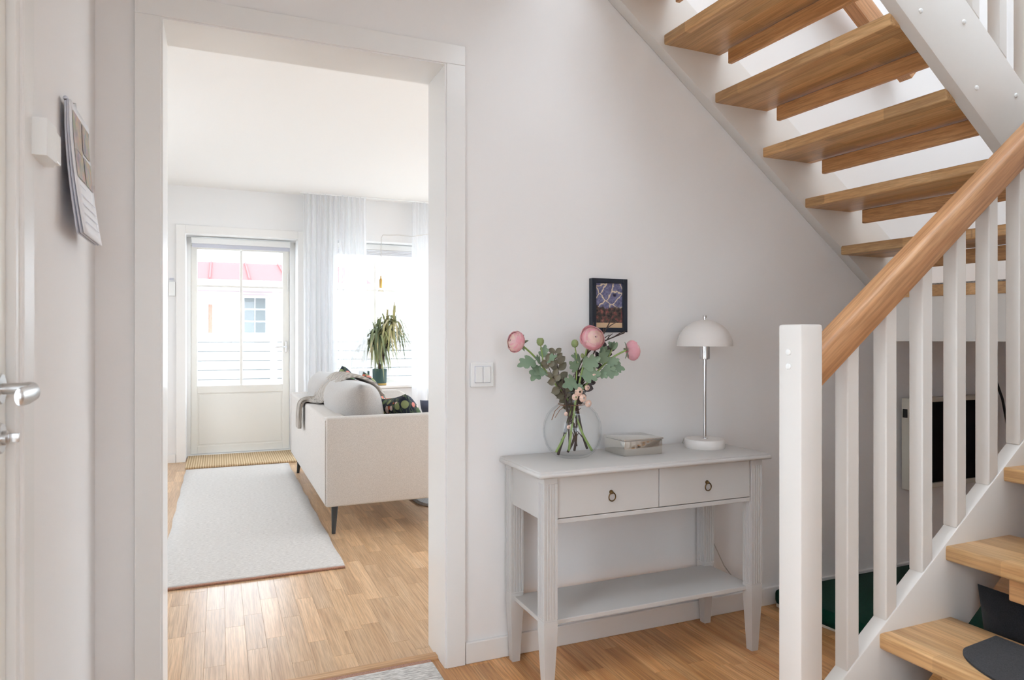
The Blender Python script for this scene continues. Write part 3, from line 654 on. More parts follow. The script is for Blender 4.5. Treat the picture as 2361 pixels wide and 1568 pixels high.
# ------------------------------------------------------------------ console table
ct = thing('console_table', (1.37, 2.08, 0), 'pale grey console table with two drawers and lower shelf', 'table')
cm = M['console']
q = MB(); q.box(.905, 1.835, 1.912, 2.246, .694, .7095, .007, 3); q.box(.911, 1.829, 1.918, 2.246, .705, .715, .0025, 2); q.build('table_top', cm, ct, True, True)
def notched(x0, x1, y0, y1, n=4, d=.0028, w=.0034):
    """square section with flutes on its two outer faces (front y0 and side)"""
    pts = []
    def side(a, b, nx, ny):
        ax, ay = a; bx_, by = b; L = math.hypot(bx_ - ax, by - ay); ux_, uy = (bx_ - ax) / L, (by - ay) / L
        pts.append(a)
        for k in range(n):
            c = L * (k + 1) / (n + 1)
            for t, dd in ((c - w / 2 - .0012, 0), (c - w / 2, d), (c + w / 2, d), (c + w / 2 + .0012, 0)): pts.append((ax + ux_ * t + nx * dd, ay + uy * t + ny * dd))
    side((x0, y0), (x1, y0), 0, 1); side((x1, y0), (x1, y1), -1, 0); pts.append((x1, y1)); 
    side((x0, y1), (x0, y0), 1, 0); 
    return pts
def leg(x0, x1, y0, y1):
    q = MB(); q.prism(notched(x0, x1, y0, y1), 'z', .246, .672)
    q.box(x0, x1, y0, y1, .672, .696, .001, 1)
    t = .0015; q.box(x0 + t, x1 - t, y0 + t, y1 - t, .240, .247)
    cx, cy_ = (x0 + x1) / 2, (y0 + y1) / 2; hw = (x1 - x0) / 2
    def ring(z, h_): return [Vector((cx - h_, cy_ - h_, z)), Vector((cx + h_, cy_ - h_, z)), Vector((cx + h_, cy_ + h_, z)), Vector((cx - h_, cy_ + h_, z))]
    q.loft([ring(.241, hw), ring(.20, hw), ring(0, hw * .60)])
    sl = (hw - hw * .6) / .20
    for k in range(3):                                       # short reeds on the tapered foot
        xx = cx + (k - 1) * .0085
        q._new([(xx - .0014, cy_ - (hw - sl * (.2 - z)) - .0012, z) for z in (.19, .07)] + [(xx + .0014, cy_ - (hw - sl * (.2 - z)) - .0012, z) for z in (.19, .07)], [(0, 1, 3, 2)])
    return q.build('leg', cm, ct)
leg(.932, .979, 1.933, 1.980); leg(1.759, 1.806, 1.933, 1.980); leg(.932, .979, 2.196, 2.243); leg(1.759, 1.806, 2.196, 2.243)
q = MB(); q.box(.938, .968, 1.98, 2.196, .553, .696, .001); q.build('side_panel', cm, ct); q = MB(); q.box(1.77, 1.80, 1.98, 2.196, .553, .696, .001); q.build('side_panel', cm, ct)
q = MB(); q.box(.979, 1.759, 2.215, 2.235, .553, .696, .001); q.build('back_panel', cm, ct)
q = MB(); q.box(.979, 1.759, 1.941, 1.975, .543, .558, .002); q.build('apron_rail', cm, ct)
q = MB(); q.box(.979, 1.759, 1.955, 2.22, .688, .695); q.box(.968, 1.77, 1.985, 2.215, .548, .553); q.build('carcase', M['gap'], ct)
for a, b in ((.981, 1.3645), (1.3675, 1.757)):
    q = MB(); q.box(a, b, 1.940, 1.958, .5605, .691, .0015); q.box(a + .01, b - .01, 1.958, 2.20, .566, .68); dr = q.build('drawer', cm, ct)
    xc = 1.178 if a < 1.2 else 1.565
    q = MB(); q.lathe([(.001, 0), (.007, 0), (.007, .003), (.004, .006), (.004, .010), (.001, .011)], (xc, 1.940, .628), 16, axis=(0, -1, 0))
    q.tube([(xc + .0125 * math.sin(2 * PI * k / 24), 1.932 - .001 * math.cos(2 * PI * k / 24), .613 + .0135 * math.cos(2 * PI * k / 24)) for k in range(25)], .0019, 8, False); q.build('ring_pull', M['brassd'], dr, True)
q = MB(); q.box(.945, 1.79, 1.962, 2.215, .216, .231, .002); q.build('lower_shelf', cm, ct)

# lamp
TZ = .715
lm = thing('table_lamp', (1.70, 2.12, TZ), 'white dome table lamp with chrome stem on the console', 'lamp')
L0 = (1.70, 2.12, TZ)
q = MB(); q.lathe([(.001, .0), (.073, 0), (.0755, .004), (.0755, .029), (.073, .0335), (.001, .0345)], L0, 48); q.build('lamp_base', M['lampw'], lm, True, True)
q = MB(); q.lathe([(.0125, .0345), (.0115, .036), (.0062, .037), (.0062, .35)], L0, 20); q.lathe([(.017, .335), (.019, .337), (.019, .388), (.001, .388)], L0, 24); q.build('stem', M['chrome'], lm, True, True)
pr = [(.104 * math.cos(a), .385 + .1 * math.sin(a)) for a in [PI / 2 * k / 14 for k in range(14)]] + [(.004, .485)]
pin = [(r * .975, .385 + (z - .385) * .97) for r, z in reversed(pr)]
q = MB(); q.lathe(pr + pin, L0, 56, False); q.build('lamp_shade', M['lampw'], lm, True, True)
q = MB(); q.lathe([(.001, .482), (.004, .483), (.004, .490), (.007, .491), (.007, .500), (.006, .502), (.001, .502)], L0, 16); q.build('finial', M['chrome'], lm, True, True)
q = MB(); q.tube([(1.688, 2.16, .742), (1.684, 2.19, .748), (1.684, 2.225, .735), (1.69, 2.2505, .70), (1.74, 2.2485, .62), (1.78, 2.2475, .52), (1.815, 2.2475, .42), (1.83, 2.2475, .33), (1.90, 2.247, .20), (1.98, 2.244, .10), (2.06, 2.24, .012)], .0022, 6); q.build('lamp_cord', M['cord'], lm, True)

# silver box
sb = thing('silver_box', (1.385, 2.13, TZ), 'rectangular polished silver box between vase and lamp', 'box')
q = MB(); q.box(1.305, 1.465, 2.06, 2.195, TZ, TZ + .053, .003, 2); q.build('box_body', M['silver'], sb, True, True)
q = MB(); q.box(1.302, 1.468, 2.057, 2.198, TZ + .053, TZ + .060, .0025, 2); q.build('lid', M['silver'], sb, True, True)

# vase
V0 = Vector((1.132, 2.122, TZ))
vs = thing('glass_vase', V0, 'round clear glass vase holding the pink flowers', 'vase')
outer = [(.001, .002), (.040, .001), (.058, .006), (.078, .022), (.093, .045), (.101, .075), (.1025, .10), (.099, .125), (.088, .152), (.070, .172), (.054, .183), (.047, .190), (.0455, .198), (.0455, .222), (.0475, .225), (.0482, .2275), (.0475, .230)]
inner = [(.0445, .2295), (.0435, .224), (.0435, .197), (.046, .186), (.060, .175), (.080, .155), (.0945, .125), (.099, .10), (.0975, .075), (.089, .045), (.074, .024), (.05, .012), (.001, .012)]
q = MB(); q.lathe(outer + inner, V0, 56, True); q.build('vase_body', M['vase'], vs, True)
M['lip'] = thin_glass('vase_lip_glass', (.74, .75, .76, 1), (.5, .51, .52, 1), .5, .10, 2.0)
q = MB(); q.tube([V0 + Vector((.0464 * math.cos(a), .0462 * math.sin(a), .2285)) for a in [2 * PI * k / 40 for k in range(41)]], .0022, 8, False); q.build('vase_lip', M['lip'], vs, True)
q = MB(); q.tube([V0 + Vector((.049 * math.cos(a), .049 * math.sin(a), .186)) for a in [2 * PI * k / 28 for k in range(29)]], .0013, 6, False)
q.tube([V0 + Vector(p) for p in ((-.03, -.04, .187), (-.062, -.03, .185), (-.085, -.035, .168), (-.102, -.045, .140))], .0013, 6); q.tube([V0 + Vector(p) for p in ((-.045, -.04, .186), (-.075, -.05, .172), (-.095, -.055, .148))], .0011, 6); q.build('raffia_tie', M['raffia'], vs, True)

# flowers ---------------------------------------------------------
def frame_to(d, roll=0):
    d = Vector(d).normalized(); return (Vector((0, 0, 1)).rotation_difference(d).to_matrix() @ Matrix.Rotation(roll, 3, 'Z'))
def bez(p, n=14):
    p = [Vector(a) for a in p]; out = []
    for i in range(len(p) - 1):
        p0, p1, p2, p3 = p[max(i - 1, 0)], p[i], p[i + 1], p[min(i + 2, len(p) - 1)]
        for k in range(n if i == len(p) - 2 else n):
            t = k / n; out.append(.5 * ((2 * p1) + (p2 - p0) * t + (2 * p0 - 5 * p1 + 4 * p2 - p3) * t * t + (3 * p1 - p0 - 3 * p2 + p3) * t ** 3))
    out.append(p[-1]); return out
def ranunculus_head(parent, c, d, rad=.042):
    c = Vector(c); F = frame_to(d, random.random() * 6); q = MB(); NR = 10
    for ri in range(NR):
        rho = .05 + .88 * ri / (NR - 1); th_i = math.asin(min(.995, rho / .97)); n = 4 + (2 * ri) // 3
        for k in range(n):
            q.mi = random.choice((0, 0, 1)) if ri < 3 else random.choice((0, 1, 1, 2)) if ri < 7 else random.choice((1, 2, 2))
            a0 = 2 * PI * k / n + ri * .8 + random.uniform(-.2, .2); wd = 2 * PI / n * 1.5; jr = random.uniform(.95, 1.07); tl = random.uniform(-.10, .10); last = ri == NR - 1
            def fn(u, v):
                ph = a0 + (u - .5) * wd; e = abs(2 * u - 1) ** 2.2
                t_ = th_i + (1.2 if last else .55) * (1 - v) + .10 * e * v + tl * (u - .5) * 2
                r_ = jr * (.84 + .15 * v ** 1.5 - .05 * e * v)
                return c + F @ Vector((r_ * math.sin(t_) * math.cos(ph), r_ * math.sin(t_) * math.sin(ph), r_ * math.cos(t_) * .74)) * rad
            q.grid(fn, 6, 6)
    return q.build('petals', [M['petin'], M['petmid'], M['petout']], parent, True)
def sepals(parent, c, d, rad):
    c = Vector(c); F = frame_to(d); q = MB()
    for k in range(5):
        a = 2 * PI * k / 5 + .3
        def fn(u, v):
            w_ = (math.sin(PI * min(1, v * .93 + .07)) ** .8) * .3
            return c + F @ Vector((rad * (.15 + .8 * v) * math.cos(a) - (u - .5) * w_ * rad * math.sin(a), rad * (.15 + .8 * v) * math.sin(a) + (u - .5) * w_ * rad * math.cos(a), rad * (-.32 - .15 * v + .1 * abs(u - .5))))
        q.grid(fn, 2, 5)
    return q.build('sepals', M['leafg'], parent, True)
_half = [(.05, .12), (.16, .16), (.30, .24), (.38, .36), (.37, .46), (.28, .48), (.22, .50), (.30, .60), (.33, .70), (.27, .78), (.18, .77), (.13, .80), (.12, .90), (.05, .98)]
LEAF = [(0, 0)] + _half + [(0, 1)] + [(-x, y) for x, y in reversed(_half)]
def lobed_leaf(parent, base, d, size, roll=0, mat='leafg', droop=.18):
    base = Vector(base); d = Vector(d).normalized(); n_ = d.cross(Vector((-.42, -.85, .35))); size = size * .9
    n_ = n_.normalized() if n_.length > .05 else Vector((1, 0, 0)); up = n_.cross(d).normalized()
    n2 = Matrix.Rotation(roll, 3, d) @ n_; u2 = Matrix.Rotation(roll, 3, d) @ up
    vs_ = [base + d * (y * size) + n2 * (x * size) + u2 * size * (.18 * abs(x) - droop * y * y) for x, y in LEAF]
    ctr = [base + d * (y * size) + u2 * size * (-droop * y * y - .03) for y in (.25, .5, .75)]
    q = MB(); n = len(vs_); allv = vs_ + ctr
    near = lambda y: n + (0 if y < .38 else (1 if y < .62 else 2))
    fs = []
    for i in range(n):
        j = (i + 1) % n; ca_, cb_ = near(LEAF[i][1]), near(LEAF[j][1])
        fs.append((i, j, ca_)) if ca_ == cb_ else fs.append((i, j, cb_, ca_))
    q._new(allv, fs); return q.build('leaf', M[mat], parent, True)
def oval_leaf(parent, base, d, size, mat, nrm=None, wid=.34):
    base = Vector(base); d = Vector(d).normalized(); s_ = d.cross(Vector(nrm) if nrm else Vector((.3, -1, .25)))
    s_ = s_.normalized() if s_.length > .05 else Vector((1, 0, 0)); u_ = s_.cross(d)
    q = MB(); q.grid(lambda u, v: base + d * size * v + s_ * size * (u - .5) * 2 * wid * (math.sin(PI * v) ** .75 + .02) + u_ * size * (.12 * abs(2 * u - 1) - .1 * v * v), 4, 7)
    return q.build('leaf', M[mat], parent, True)
NK = V0 + Vector((0, 0, .215))                       # neck of the vase
def stem(parent, pts, r0=.0035, r1=.0028, name='stem', mat='stemg'):
    p = bez(pts, 8); q = MB(); q.tube(p, [r0 + (r1 - r0) * i / (len(p) - 1) for i in range(len(p))], 8); return q.build(name, M[mat], parent, True)
f1 = thing('ranunculus', (1.109, 2.10, TZ + .02), 'pink ranunculus bloom facing the room at the bouquet top', 'flower', 'ranunculus stems in the vase')
h1 = Vector((1.166, 2.045, 1.128))
stem(f1, [(1.104, 2.095, TZ + .028), (1.118, 2.10, .82), (1.132, 2.095, .92), (1.148, 2.08, 1.02), h1 + Vector((-.004, .022, -.022))], .0042, .0032)
ranunculus_head(f1, h1, (-.12, -1, .28), .046); sepals(f1, h1, (-.12, -1, .28), .03)
for b, d, s_, r_ in (((1.140, 2.075, 1.03), (.75, -.35, .40), .085, .4), ((1.135, 2.075, 1.0), (.75, -.3, .12), .085, .2), ((1.13, 2.085, .985), (-.75, -.45, -.15), .085, -.3), ((1.132, 2.08, 1.02), (-.5, -.3, .35), .06, -.2), ((1.128, 2.09, .97), (.4, -.6, -.25), .035, 0), ((1.145, 2.08, 1.05), (-.6, -.3, .35), .06, .5)):
    lobed_leaf(f1, b, d, s_, r_)
stem(f1, [(1.130, 2.09, .985), (1.125, 2.075, 1.05), (1.115, 2.07, 1.10)], .0026, .002, 'bud_stem')
q = MB(); q.lathe([(.001, 0), (.009, .004), (.0125, .012), (.011, .021), (.006, .027), (.001, .028)], (1.113, 2.068, 1.098), 10); q.build('bud', M['bud'], f1, True)
q = MB(); q.lathe([(.001, 0), (.005, .003), (.007, .009), (.004, .015), (.001, .017)], (1.138, 2.06, 1.062), 10); q.build('bud', M['bud'], f1, True)
f2 = thing('ranunculus', (1.19, 2.10, TZ + .02), 'pink ranunculus bloom leaning far out to the left', 'flower', 'ranunculus stems in the vase')
h2 = Vector((.905, 2.085, 1.118))
stem(f2, [(1.195, 2.095, TZ + .024), (1.160, 2.10, .80), (1.125, 2.12, .90), (1.05, 2.11, .985), (.985, 2.10, 1.06), (.925, 2.09, 1.108)], .0042, .003)
ranunculus_head(f2, h2, (-.9, -.2, .22), .038); sepals(f2, h2 + Vector((.008, 0, -.004)), (-.9, -.2, .22), .034)
for b, d, s_, r_ in (((.985, 2.10, 1.055), (-.9, -.2, -.12), .085, .3), ((1.0, 2.10, 1.04), (-.55, -.4, -.55), .08, -.3), ((1.0, 2.10, 1.045), (-.4, -.5, .3), .06, .6), ((1.02, 2.10, 1.02), (-.8, -.5, -.05), .07, .2), ((1.01, 2.095, 1.05), (.45, -.5, .4), .055, -.4), ((1.005, 2.10, 1.06), (.2, -.2, 1.0), .055, .3)):
    lobed_leaf(f2, b, d, s_, r_)
stem(f2, [(1.01, 2.10, 1.03), (1.0, 2.09, 1.08), (.992, 2.085, 1.108)], .0024, .002, 'bud_stem')
q = MB(); q.lathe([(.001, 0), (.008, .003), (.0125, .011), (.0125, .020), (.008, .027), (.001, .026)], (.990, 2.083, 1.104), 10); q.build('bud', M['bud'], f2, True)
f3 = thing('ranunculus', (1.063, 2.10, TZ + .02), 'pink ranunculus bloom turned to the right near the print', 'flower', 'ranunculus stems in the vase')
h3 = Vector((1.352, 2.085, 1.086))
stem(f3, [(1.058, 2.10, TZ + .026), (1.10, 2.105, .81), (1.14, 2.125, .905), (1.20, 2.115, .985), (1.27, 2.10, 1.055), (1.332, 2.09, 1.088)], .0042, .003)
ranunculus_head(f3, h3, (.9, -.25, .1), .038); sepals(f3, h3 + Vector((-.008, 0, 0)), (.9, -.25, .1), .034)
for b, d, s_, r_ in (((1.25, 2.10, 1.035), (.9, -.3, -.1), .085, -.3), ((1.23, 2.10, 1.02), (.7, -.5, -.2), .075, .3), ((1.24, 2.10, 1.035), (-.1, -.4, .85), .07, .5), ((1.22, 2.10, 1.01), (.2, -.7, -.2), .05, 0), ((1.255, 2.10, 1.04), (.6, -.4, .25), .055, .3), ((1.26, 2.10, 1.06), (-.5, -.3, .6), .065, .1)):
    lobed_leaf(f3, b, d, s_, r_)
stem(f3, [(1.25, 2.10, 1.04), (1.265, 2.085, 1.08), (1.268, 2.08, 1.10)], .0024, .002, 'bud_stem')
for k in range(6): oval_leaf(f3, (1.267, 2.08, 1.090), (math.cos(k * 1.05) * .6, -.2 + math.sin(k * 1.05) * .3, .8), .032, 'leafg', wid=.28)
def eucalyptus(label, pts, mat, size, n, seed):
    random.seed(seed); t = thing('eucalyptus_branch', pts[0], label, 'branch', 'eucalyptus branches in the vase'); p = bez(pts, 10); q = MB(); q.tube(p, [.0026 - .0016 * i / (len(p) - 1) for i in range(len(p))], 6); q.build('stem', M['twig'], t, True)
    for k in range(n):
        f_ = .38 + .62 * k / (n - 1); i = min(len(p) - 2, int(f_ * (len(p) - 1))); tg = (p[i + 1] - p[i]).normalized()
        sd_ = tg.cross(Vector((0, -1, .1))).normalized()
        for sg in (-1, 1): oval_leaf(t, p[i], sd_ * sg + tg * .5 + Vector((0, random.uniform(-.6, .2), random.uniform(-.15, .25))), size * random.uniform(.8, 1.1) * (1.15 - .35 * f_), mat, (random.uniform(-.4, .4), -1, random.uniform(-.1, .6)), .36)
    return t
eucalyptus('olive eucalyptus branch rising left of the front bloom', [(1.14, 2.16, .75), (1.12, 2.135, .90), (1.085, 2.125, .99), (1.062, 2.115, 1.085)], 'euc', .040, 9, 3)
eucalyptus('olive eucalyptus branch leaning left over the vase neck', [(1.16, 2.14, .75), (1.12, 2.12, .89), (1.06, 2.09, .965), (1.01, 2.085, 1.055)], 'euc', .040, 8, 4)
eucalyptus('plum coloured eucalyptus branch behind the right bloom', [(1.11, 2.16, .76), (1.14, 2.135, .90), (1.20, 2.13, 1.0), (1.275, 2.13, 1.10)], 'eucd', .042, 9, 5)
def twig(label, pts, nb, seed, bl=()):
    random.seed(seed); t = thing('twig', pts[0], label, 'twig', 'dark twigs in the vase'); p = bez(pts, 10); q = MB(); q.tube(p, [.0046 - .0026 * i / (len(p) - 1) for i in range(len(p))], 6)
    for k in range(nb):
        i = int((.15 + .85 * k / nb) * (len(p) - 2)); tg = (p[i + 1] - p[i]).normalized()
        e = p[i] + (tg * .7 + Vector((random.uniform(-.8, .8), random.uniform(-.4, .2), random.uniform(-.1, .5)))).normalized() * random.uniform(.018, .045)
        md = (p[i] + e) / 2 + Vector((random.uniform(-.004, .004), 0, .003)); q.tube([p[i], md, e], [.0021, .0018, .0011], 5)
    q.build('stem', M['twig'], t, True)
    for c_, s_ in bl:
        q = MB(); c_ = Vector(c_)
        for k in range(5):
            a = 2 * PI * k / 5
            q.grid(lambda u, v: c_ + Vector(((.25 + .75 * v) * s_ * math.cos(a + (u - .5) * 1.2), -.6 * s_ * (1 - v * v) , (.25 + .75 * v) * s_ * math.sin(a + (u - .5) * 1.2))), 3, 3)
        q.build('blossom', M['bloss'], t, True)
    return t
twig('dark twig reaching up to the framed print', [(1.118, 2.13, TZ + .018), (1.14, 2.11, .80), (1.15, 2.115, .92), (1.205, 2.115, 1.06), (1.275, 2.10, 1.195)], 22, 11, [((1.188, 2.07, 1.0), .014), ((1.172, 2.08, .905), .013), ((1.165, 2.075, .960), .010)])
twig('bent dark twig standing on the left of the vase', [(1.070, 2.11, TZ + .014), (1.09, 2.105, .79), (1.12, 2.10, .88), (1.135, 2.12, .97), (1.185, 2.12, 1.06), (1.205, 2.10, 1.185)], 18, 12, [((1.128, 2.068, .948), .016), ((1.143, 2.066, .925), .014), ((1.115, 2.07, .930), .012)])
twig('thin dark twig with small buds inside the vase', [(1.15, 2.14, TZ + .02), (1.145, 2.12, .80), (1.095, 2.085, .87), (1.083, 2.08, .93), (1.075, 2.08, .985)], 9, 13, [((1.075, 2.06, .875), .007), ((1.085, 2.06, .83), .007)])
twig('slim dark twig crossing behind the front stem', [(1.195, 2.13, TZ + .026), (1.17, 2.12, .80), (1.148, 2.12, .92), (1.158, 2.13, 1.02), (1.22, 2.12, 1.10), (1.325, 2.09, 1.150)], 18, 14)

# ------------------------------------------------------------------ hall rug
hrug = thing('hall_rug', (.26, 1.5, 0), 'pale woven rug by the threshold at the frame bottom', 'rug')
q = MB(); q.box(-.14, .68, .3, 2.300, .0005, .011, .004, 2); q.build('rug_weave', M['rugh'], hrug); q = MB(); q.box(-.14, .68, 2.300, 2.326, .0005, .008, .003, 1); q.build('rug_binding', M['bind'], hrug)

# ------------------------------------------------------------------ living room
lr = thing('living_rug', (.15, 5, 0), 'long off white wool rug leading to the balcony door', 'rug')
q = MB(); random.seed(5)
def rugfn(u, v):
    x = -.262 + .832 * u + .006 * math.sin(v * 40) * (1 if u in (0, 1) else 0) * .5; y = 3.445 + 3.03 * v
    z = .010
    if u > .8: z += .010 * math.exp(-((v - .72) / .012) ** 2) * (u - .8) / .2 + .012 * math.exp(-((v - .52) / .012) ** 2) * (u - .8) / .2
    return Vector((x, y, z))
q.grid(rugfn, 12, 110); o = q.build('rug_weave', M['rug'], lr, True); sm = o.modifiers.new('thickness', 'SOLIDIFY'); sm.thickness = .009; sm.offset = -1
q = MB(); q.box(-.262, .57, 3.428, 3.446, .0005, .010, .002, 1); q.build('rug_binding', M['bind'], lr)
jm = MB(); jm.box(-.272, .655, 6.54, 7.16, .0005, .020, .007, 2); o = jm.build('jute_mat', M['jute'], None, True, True); tag(o, 'natural jute doormat in front of the balcony door', 'doormat')
def shagfn(u, v):
    a = 2 * PI * u; r = .16 + .84 * v
    return Vector((2.05 + r * (.86 + .03 * math.sin(9 * a)) * math.cos(a), 4.95 + r * (.95 + .03 * math.sin(11 * a + 1)) * math.sin(a), .012 + .016 * abs(math.sin(17 * a) * math.sin(23 * v)) * (1 - v ** 6)))
q = MB(); q.grid(shagfn, 90, 24); o = q.build('shaggy_rug', M['shag'], None, True); sm = o.modifiers.new('thickness', 'SOLIDIFY'); sm.thickness = .012; sm.offset = -1; tag(o, 'grey shaggy rug corner showing under the sofa', 'rug')

# sofa
SX0, SY0, SY1 = .553, 3.99, 6.03
so = thing('sofa', (1.05, 5.0, 0), 'light grey fabric sofa with its back to the long rug', 'sofa')
q = MB(); q.box(SX0, SX0 + .13, SY0 + .012, SY1 - .012, .17, .674, .014, 3); q.build('sofa_back', M['sofa'], so, True, True)
def arm(y0, y1):
    q = MB(); q.prism([(SX0 + .002, .17), (1.52, .17), (1.52, .60), (1.50, .65), (1.45, .678), (SX0 + .002, .678)], 'y', y0, y1, .012, 3); return q.build('arm', M['sofa'], so, True, True)
arm(SY0, SY0 + .09); arm(SY1 - .09, SY1)
q = MB(); q.box(SX0 + .13, 1.48, SY0 + .09, SY1 - .09, .17, .30, .01, 2); q.build('sofa_base', M['sofa'], so, True, True)
for k in range(2):
    y0 = SY0 + .095 + k * .93
    q = MB(); q.box(SX0 + .16, 1.50, y0, y0 + .922, .30, .46, .035, 4); q.build('seat_cushion', M['sofac'], so, True, True)
for k in range(2):
    yc = SY0 + .56 + k * .93
    q = MB(); q.cushion((SX0 + .255, yc, .645), (.95, .43, .30), (math.radians(80), 0, math.radians(90)), 26, .05, .5); q.build('back_cushion', M['sofac'], so, True)
for x, y, dx, dy in ((.62, 4.09, -.012, -.03), (1.42, 4.09, .04, -.03), (.62, 5.96, -.012, .05), (1.42, 5.93, .04, .03)):
    q = MB(); q.lathe([(.021, 0), (.012, 0)], (0, 0, 0), 12); q.bm.clear(); q.tube([(x, y, .172), (x + dx, y + dy, 0)], [.021, .011], 14); q.build('leg', M['legblack'], so, True, True)
for y in (SY0 + .012, SY1 - .012):
    q = MB(); q.tube([(SX0 + .001, y, .178), (SX0 + .001, y, .66), (SX0 + .008, y, .674), (SX0 + .13, y, .677)], .0035, 6); q.build('piping', M['sofa'], so, True)
# pillows and throw lying on the sofa
def pillow(name, c, size, rot, mat, label):
    q = MB(); q.cushion((0, 0, 0), size, (0, 0, 0), 20, .14, .55); o = q.build(name, mat, None, True); o.location = c; o.rotation_euler = rot; tag(o, label, 'pillow', 'floral pillows on the sofa'); return o
pillow('floral_pillow', (1.10, 4.36, .565), (.46, .44, .16), (math.radians(62), math.radians(8), math.radians(105)), M['floral'], 'dark floral pillow against the near sofa arm')
pillow('floral_pillow', (1.09, 5.16, .60), (.46, .44, .16), (math.radians(64), math.radians(-24), math.radians(80)), M['floral'], 'dark floral pillow standing in the middle of the sofa')
pillow('floral_pillow', (.98, 5.68, .66), (.44, .42, .15), (math.radians(70), math.radians(20), math.radians(85)), M['floral'], 'dark floral pillow at the far end of the sofa')
bpil = pillow('blue_pillow', (1.38, 4.33, .56), (.42, .40, .14), (math.radians(58), math.radians(5), math.radians(95)), fabric('blue_stripe', S(52, 60, 86), S(70, 78, 104), 300), 'blue pillow beside the near floral pillow')
path = bez([(.530, 5.06, .50), (.532, 5.06, .60), (.546, 5.06, .674), (.60, 5.05, .680), (.655, 5.02, .692), (.70, 4.99, .77), (.80, 4.94, .862), (.93, 4.88, .83), (1.0, 4.85, .74)], 5)
NP = len(path) - 1
def thr(u, v):
    i = u * NP; k = min(NP - 1, int(i)); p = path[k].lerp(path[k + 1], i - k); w = .16 + .42 * min(1, max(0, (u - .30) / .35)) ** .8
    wav = .012 * math.sin(v * 19 + u * 5) + .006 * math.sin(v * 41)
    t = (path[k + 1] - path[k]).normalized(); nn = Vector((t.z, 0, -t.x)) * -1
    return p + Vector((0, (v - .5) * w, 0)) + nn * (.012 + abs(wav))
q = MB(); q.grid(thr, 50, 34); o = q.build('throw_blanket', M['knit'], None, True); sm = o.modifiers.new('thickness', 'SOLIDIFY'); sm.thickness = .014; tag(o, 'ribbed grey knit throw draped over the sofa back', 'blanket')

# curtains
def curtain(x0, x1, yc, label, folds, flare=.0, seed=1):
    random.seed(seed); ph = [random.uniform(0, 6) for _ in range(4)]
    def fn(u, v):
        z = 2.512 - 2.49 * v; a = u * folds * 2 * PI
        am = .012 + .03 * min(1, v * 2.2)
        y = yc + am * math.sin(a + ph[0]) + .010 * math.sin(a * 2.3 + ph[1] + v * 1.5)
        x = x0 + (x1 - x0) * u + .012 * math.sin(a * .5 + ph[2]) * v + flare * v * (u - .2)
        return Vector((x, y, z))
    q = MB(); q.grid(fn, int(folds * 12), 30); o = q.build('curtain', M['sheer'], None, True); tag(o, label, 'curtain', 'sheer curtains of the living room window'); return o
curtain(.735, 1.055, 6.80, 'sheer white curtain beside the balcony door casing', 6, .0, 2)
curtain(1.072, 1.325, 6.79, 'bright sheer curtain hanging over the window edge', 4.5, .03, 3)
curtain(1.80, 2.35, 6.80, 'sheer white curtain at the right next to the doorway', 7, .0, 4)
ctk = MB(); ctk.box(.70, 3.3, 6.785, 6.815, 2.508, 2.519, .001); o = ctk.build('curtain_track', M['plastic'], None); tag(o, 'slim white curtain track along the living room ceiling', 'curtain track')

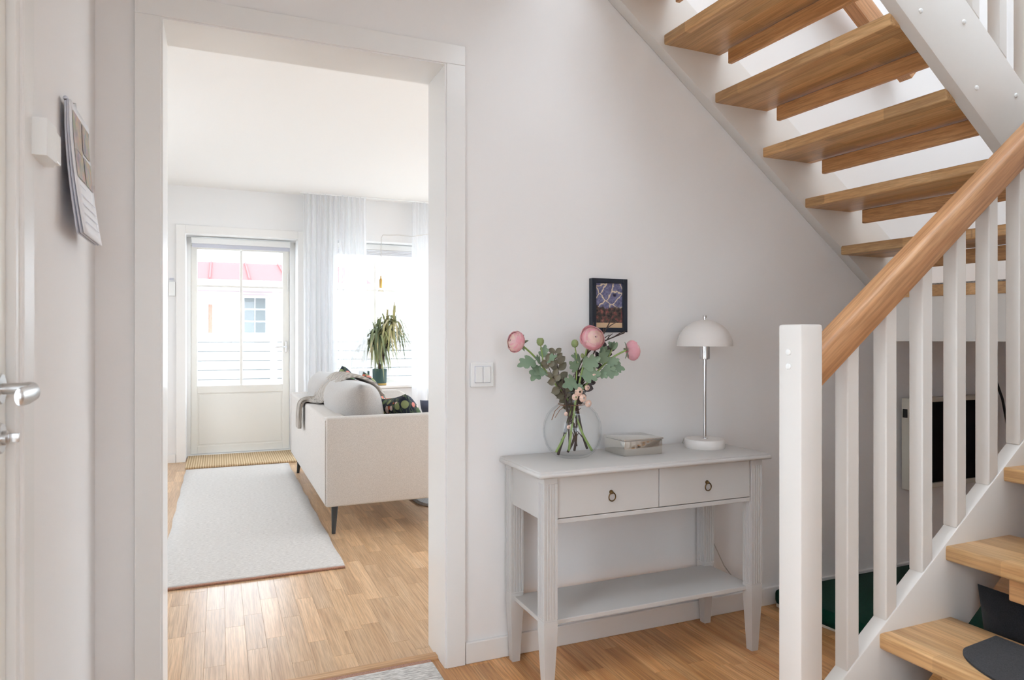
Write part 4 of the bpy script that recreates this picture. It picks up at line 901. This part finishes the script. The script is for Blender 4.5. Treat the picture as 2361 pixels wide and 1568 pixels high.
# pots and dracaena on the sill
SZ = .65
pt = thing('potted_dracaena', (1.515, 7.02, SZ), 'bushy dracaena in a teal pot on the window sill', 'plant')
q = MB(); q.lathe([(.001, .018), (.066, .018), (.070, .03), (.076, .165), (.073, .168), (.069, .160), (.001, .155)], (1.515, 7.02, SZ), 36); q.build('pot', M['pot'], pt, True, True)
q = MB(); q.lathe([(.001, 0), (.062, 0), (.070, .004), (.073, .020), (.066, .022), (.001, .018)], (1.515, 7.02, SZ), 36); q.build('saucer', M['brass'], pt, True, True)
q = MB(); q.lathe([(.001, .150), (.067, .151), (.001, .156)], (1.515, 7.02, SZ), 20); q.build('soil', M['soil'], pt)
heads = [((1.49, 7.0, 1.20), 78), ((1.59, 7.03, 1.26), 66), ((1.45, 7.05, 1.12), 50), ((1.655, 7.0, 1.33), 40)]
random.seed(21)
for (hx, hy, hz), n in heads:
    q = MB(); q.tube(bez([(1.515, 7.02, SZ + .15), ((1.515 + hx) / 2, 7.02, (SZ + hz) / 2 + .05), (hx, hy, hz)], 5), .009, 7); q.build('trunk', M['twig'], pt, True)
    for k in range(n):
        az = random.uniform(0, 2 * PI); young = k < n * .22
        el = random.uniform(1.0, 1.5) if young else random.uniform(-.1, .9); L = random.uniform(.16, .26) if young else random.uniform(.28, .50); droop = .1 if young else random.uniform(.55, 1.05)
        d = Vector((math.cos(az) * math.cos(el), math.sin(az) * math.cos(el) * .7, math.sin(el))); s_ = d.cross(Vector((0, 0, 1)))
        s_ = s_.normalized() if s_.length > .01 else Vector((1, 0, 0)); b_ = Vector((hx, hy, hz - random.uniform(0, .08)))
        q = MB(); q.grid(lambda u, v: b_ + d * L * (v * (1 - .35 * droop * v)) + Vector((0, 0, -droop * L * v * v * 1.05)) + s_ * (u - .5) * .029 * (1 - v) ** .45 * min(1, .5 + v * 4) + Vector((0, 0, .004 * abs(2 * u - 1))), 2, 7)
        o = q.build('leaf', M['drac'], pt, True)
p2 = MB(); p2.lathe([(.001, .0), (.05, .0), (.058, .14), (.055, .143), (.052, .135), (.001, .13)], (1.375, 7.12, SZ), 30); o = p2.build('plant_pot', M['pot'], None, True, True); tag(o, 'small empty teal pot half hidden by the curtain', 'pot')
# pendant bulb in front of the window
pd = thing('pendant_bulb', (1.435, 6.6, 1.5), 'bare globe bulb hanging on a cord before the window', 'lamp')
q = MB(); q.tube([(1.435, 6.6, 1.735), (1.437, 6.6, 1.95), (1.44, 6.6, 2.10), (1.455, 6.6, 2.128), (1.52, 6.6, 2.13), (1.60, 6.6, 2.137), (1.74, 6.6, 2.13), (2.1, 6.6, 2.2), (2.4, 6.6, 2.518)], .0032, 6); q.build('cord', M['cord'], pd, True)
q = MB(); q.lathe([(.001, .235), (.007, .232), (.010, .205), (.015, .20), (.017, .195), (.017, .115), (.001, .112)], (1.435, 6.6, 1.5), 20); q.build('socket', M['brass'], pd, True, True)
q = MB(); q.lathe([(.001, 0)] + [(.046 * math.sin(a), .046 - .046 * math.cos(a)) for a in [PI * k / 16 for k in range(1, 13)]] + [(.02, .10), (.015, .115)], (1.435, 6.6, 1.5), 28); q.build('bulb_glass', M['bulb'], pd, True)
tp = thing('thermostat', (-.395, YF - .01, 1.51), 'white thermostat box on the wall beside the balcony door', 'thermostat')
q = MB(); q.box(-.421, -.368, YF - .022, YF, 1.512, 1.64, .004); q.build('box_body', M['plastic'], tp); q = MB(); q.box(-.413, -.38, YF - .014, YF, 1.655, 1.675, .002); q.build('display', M['paperE'], tp)
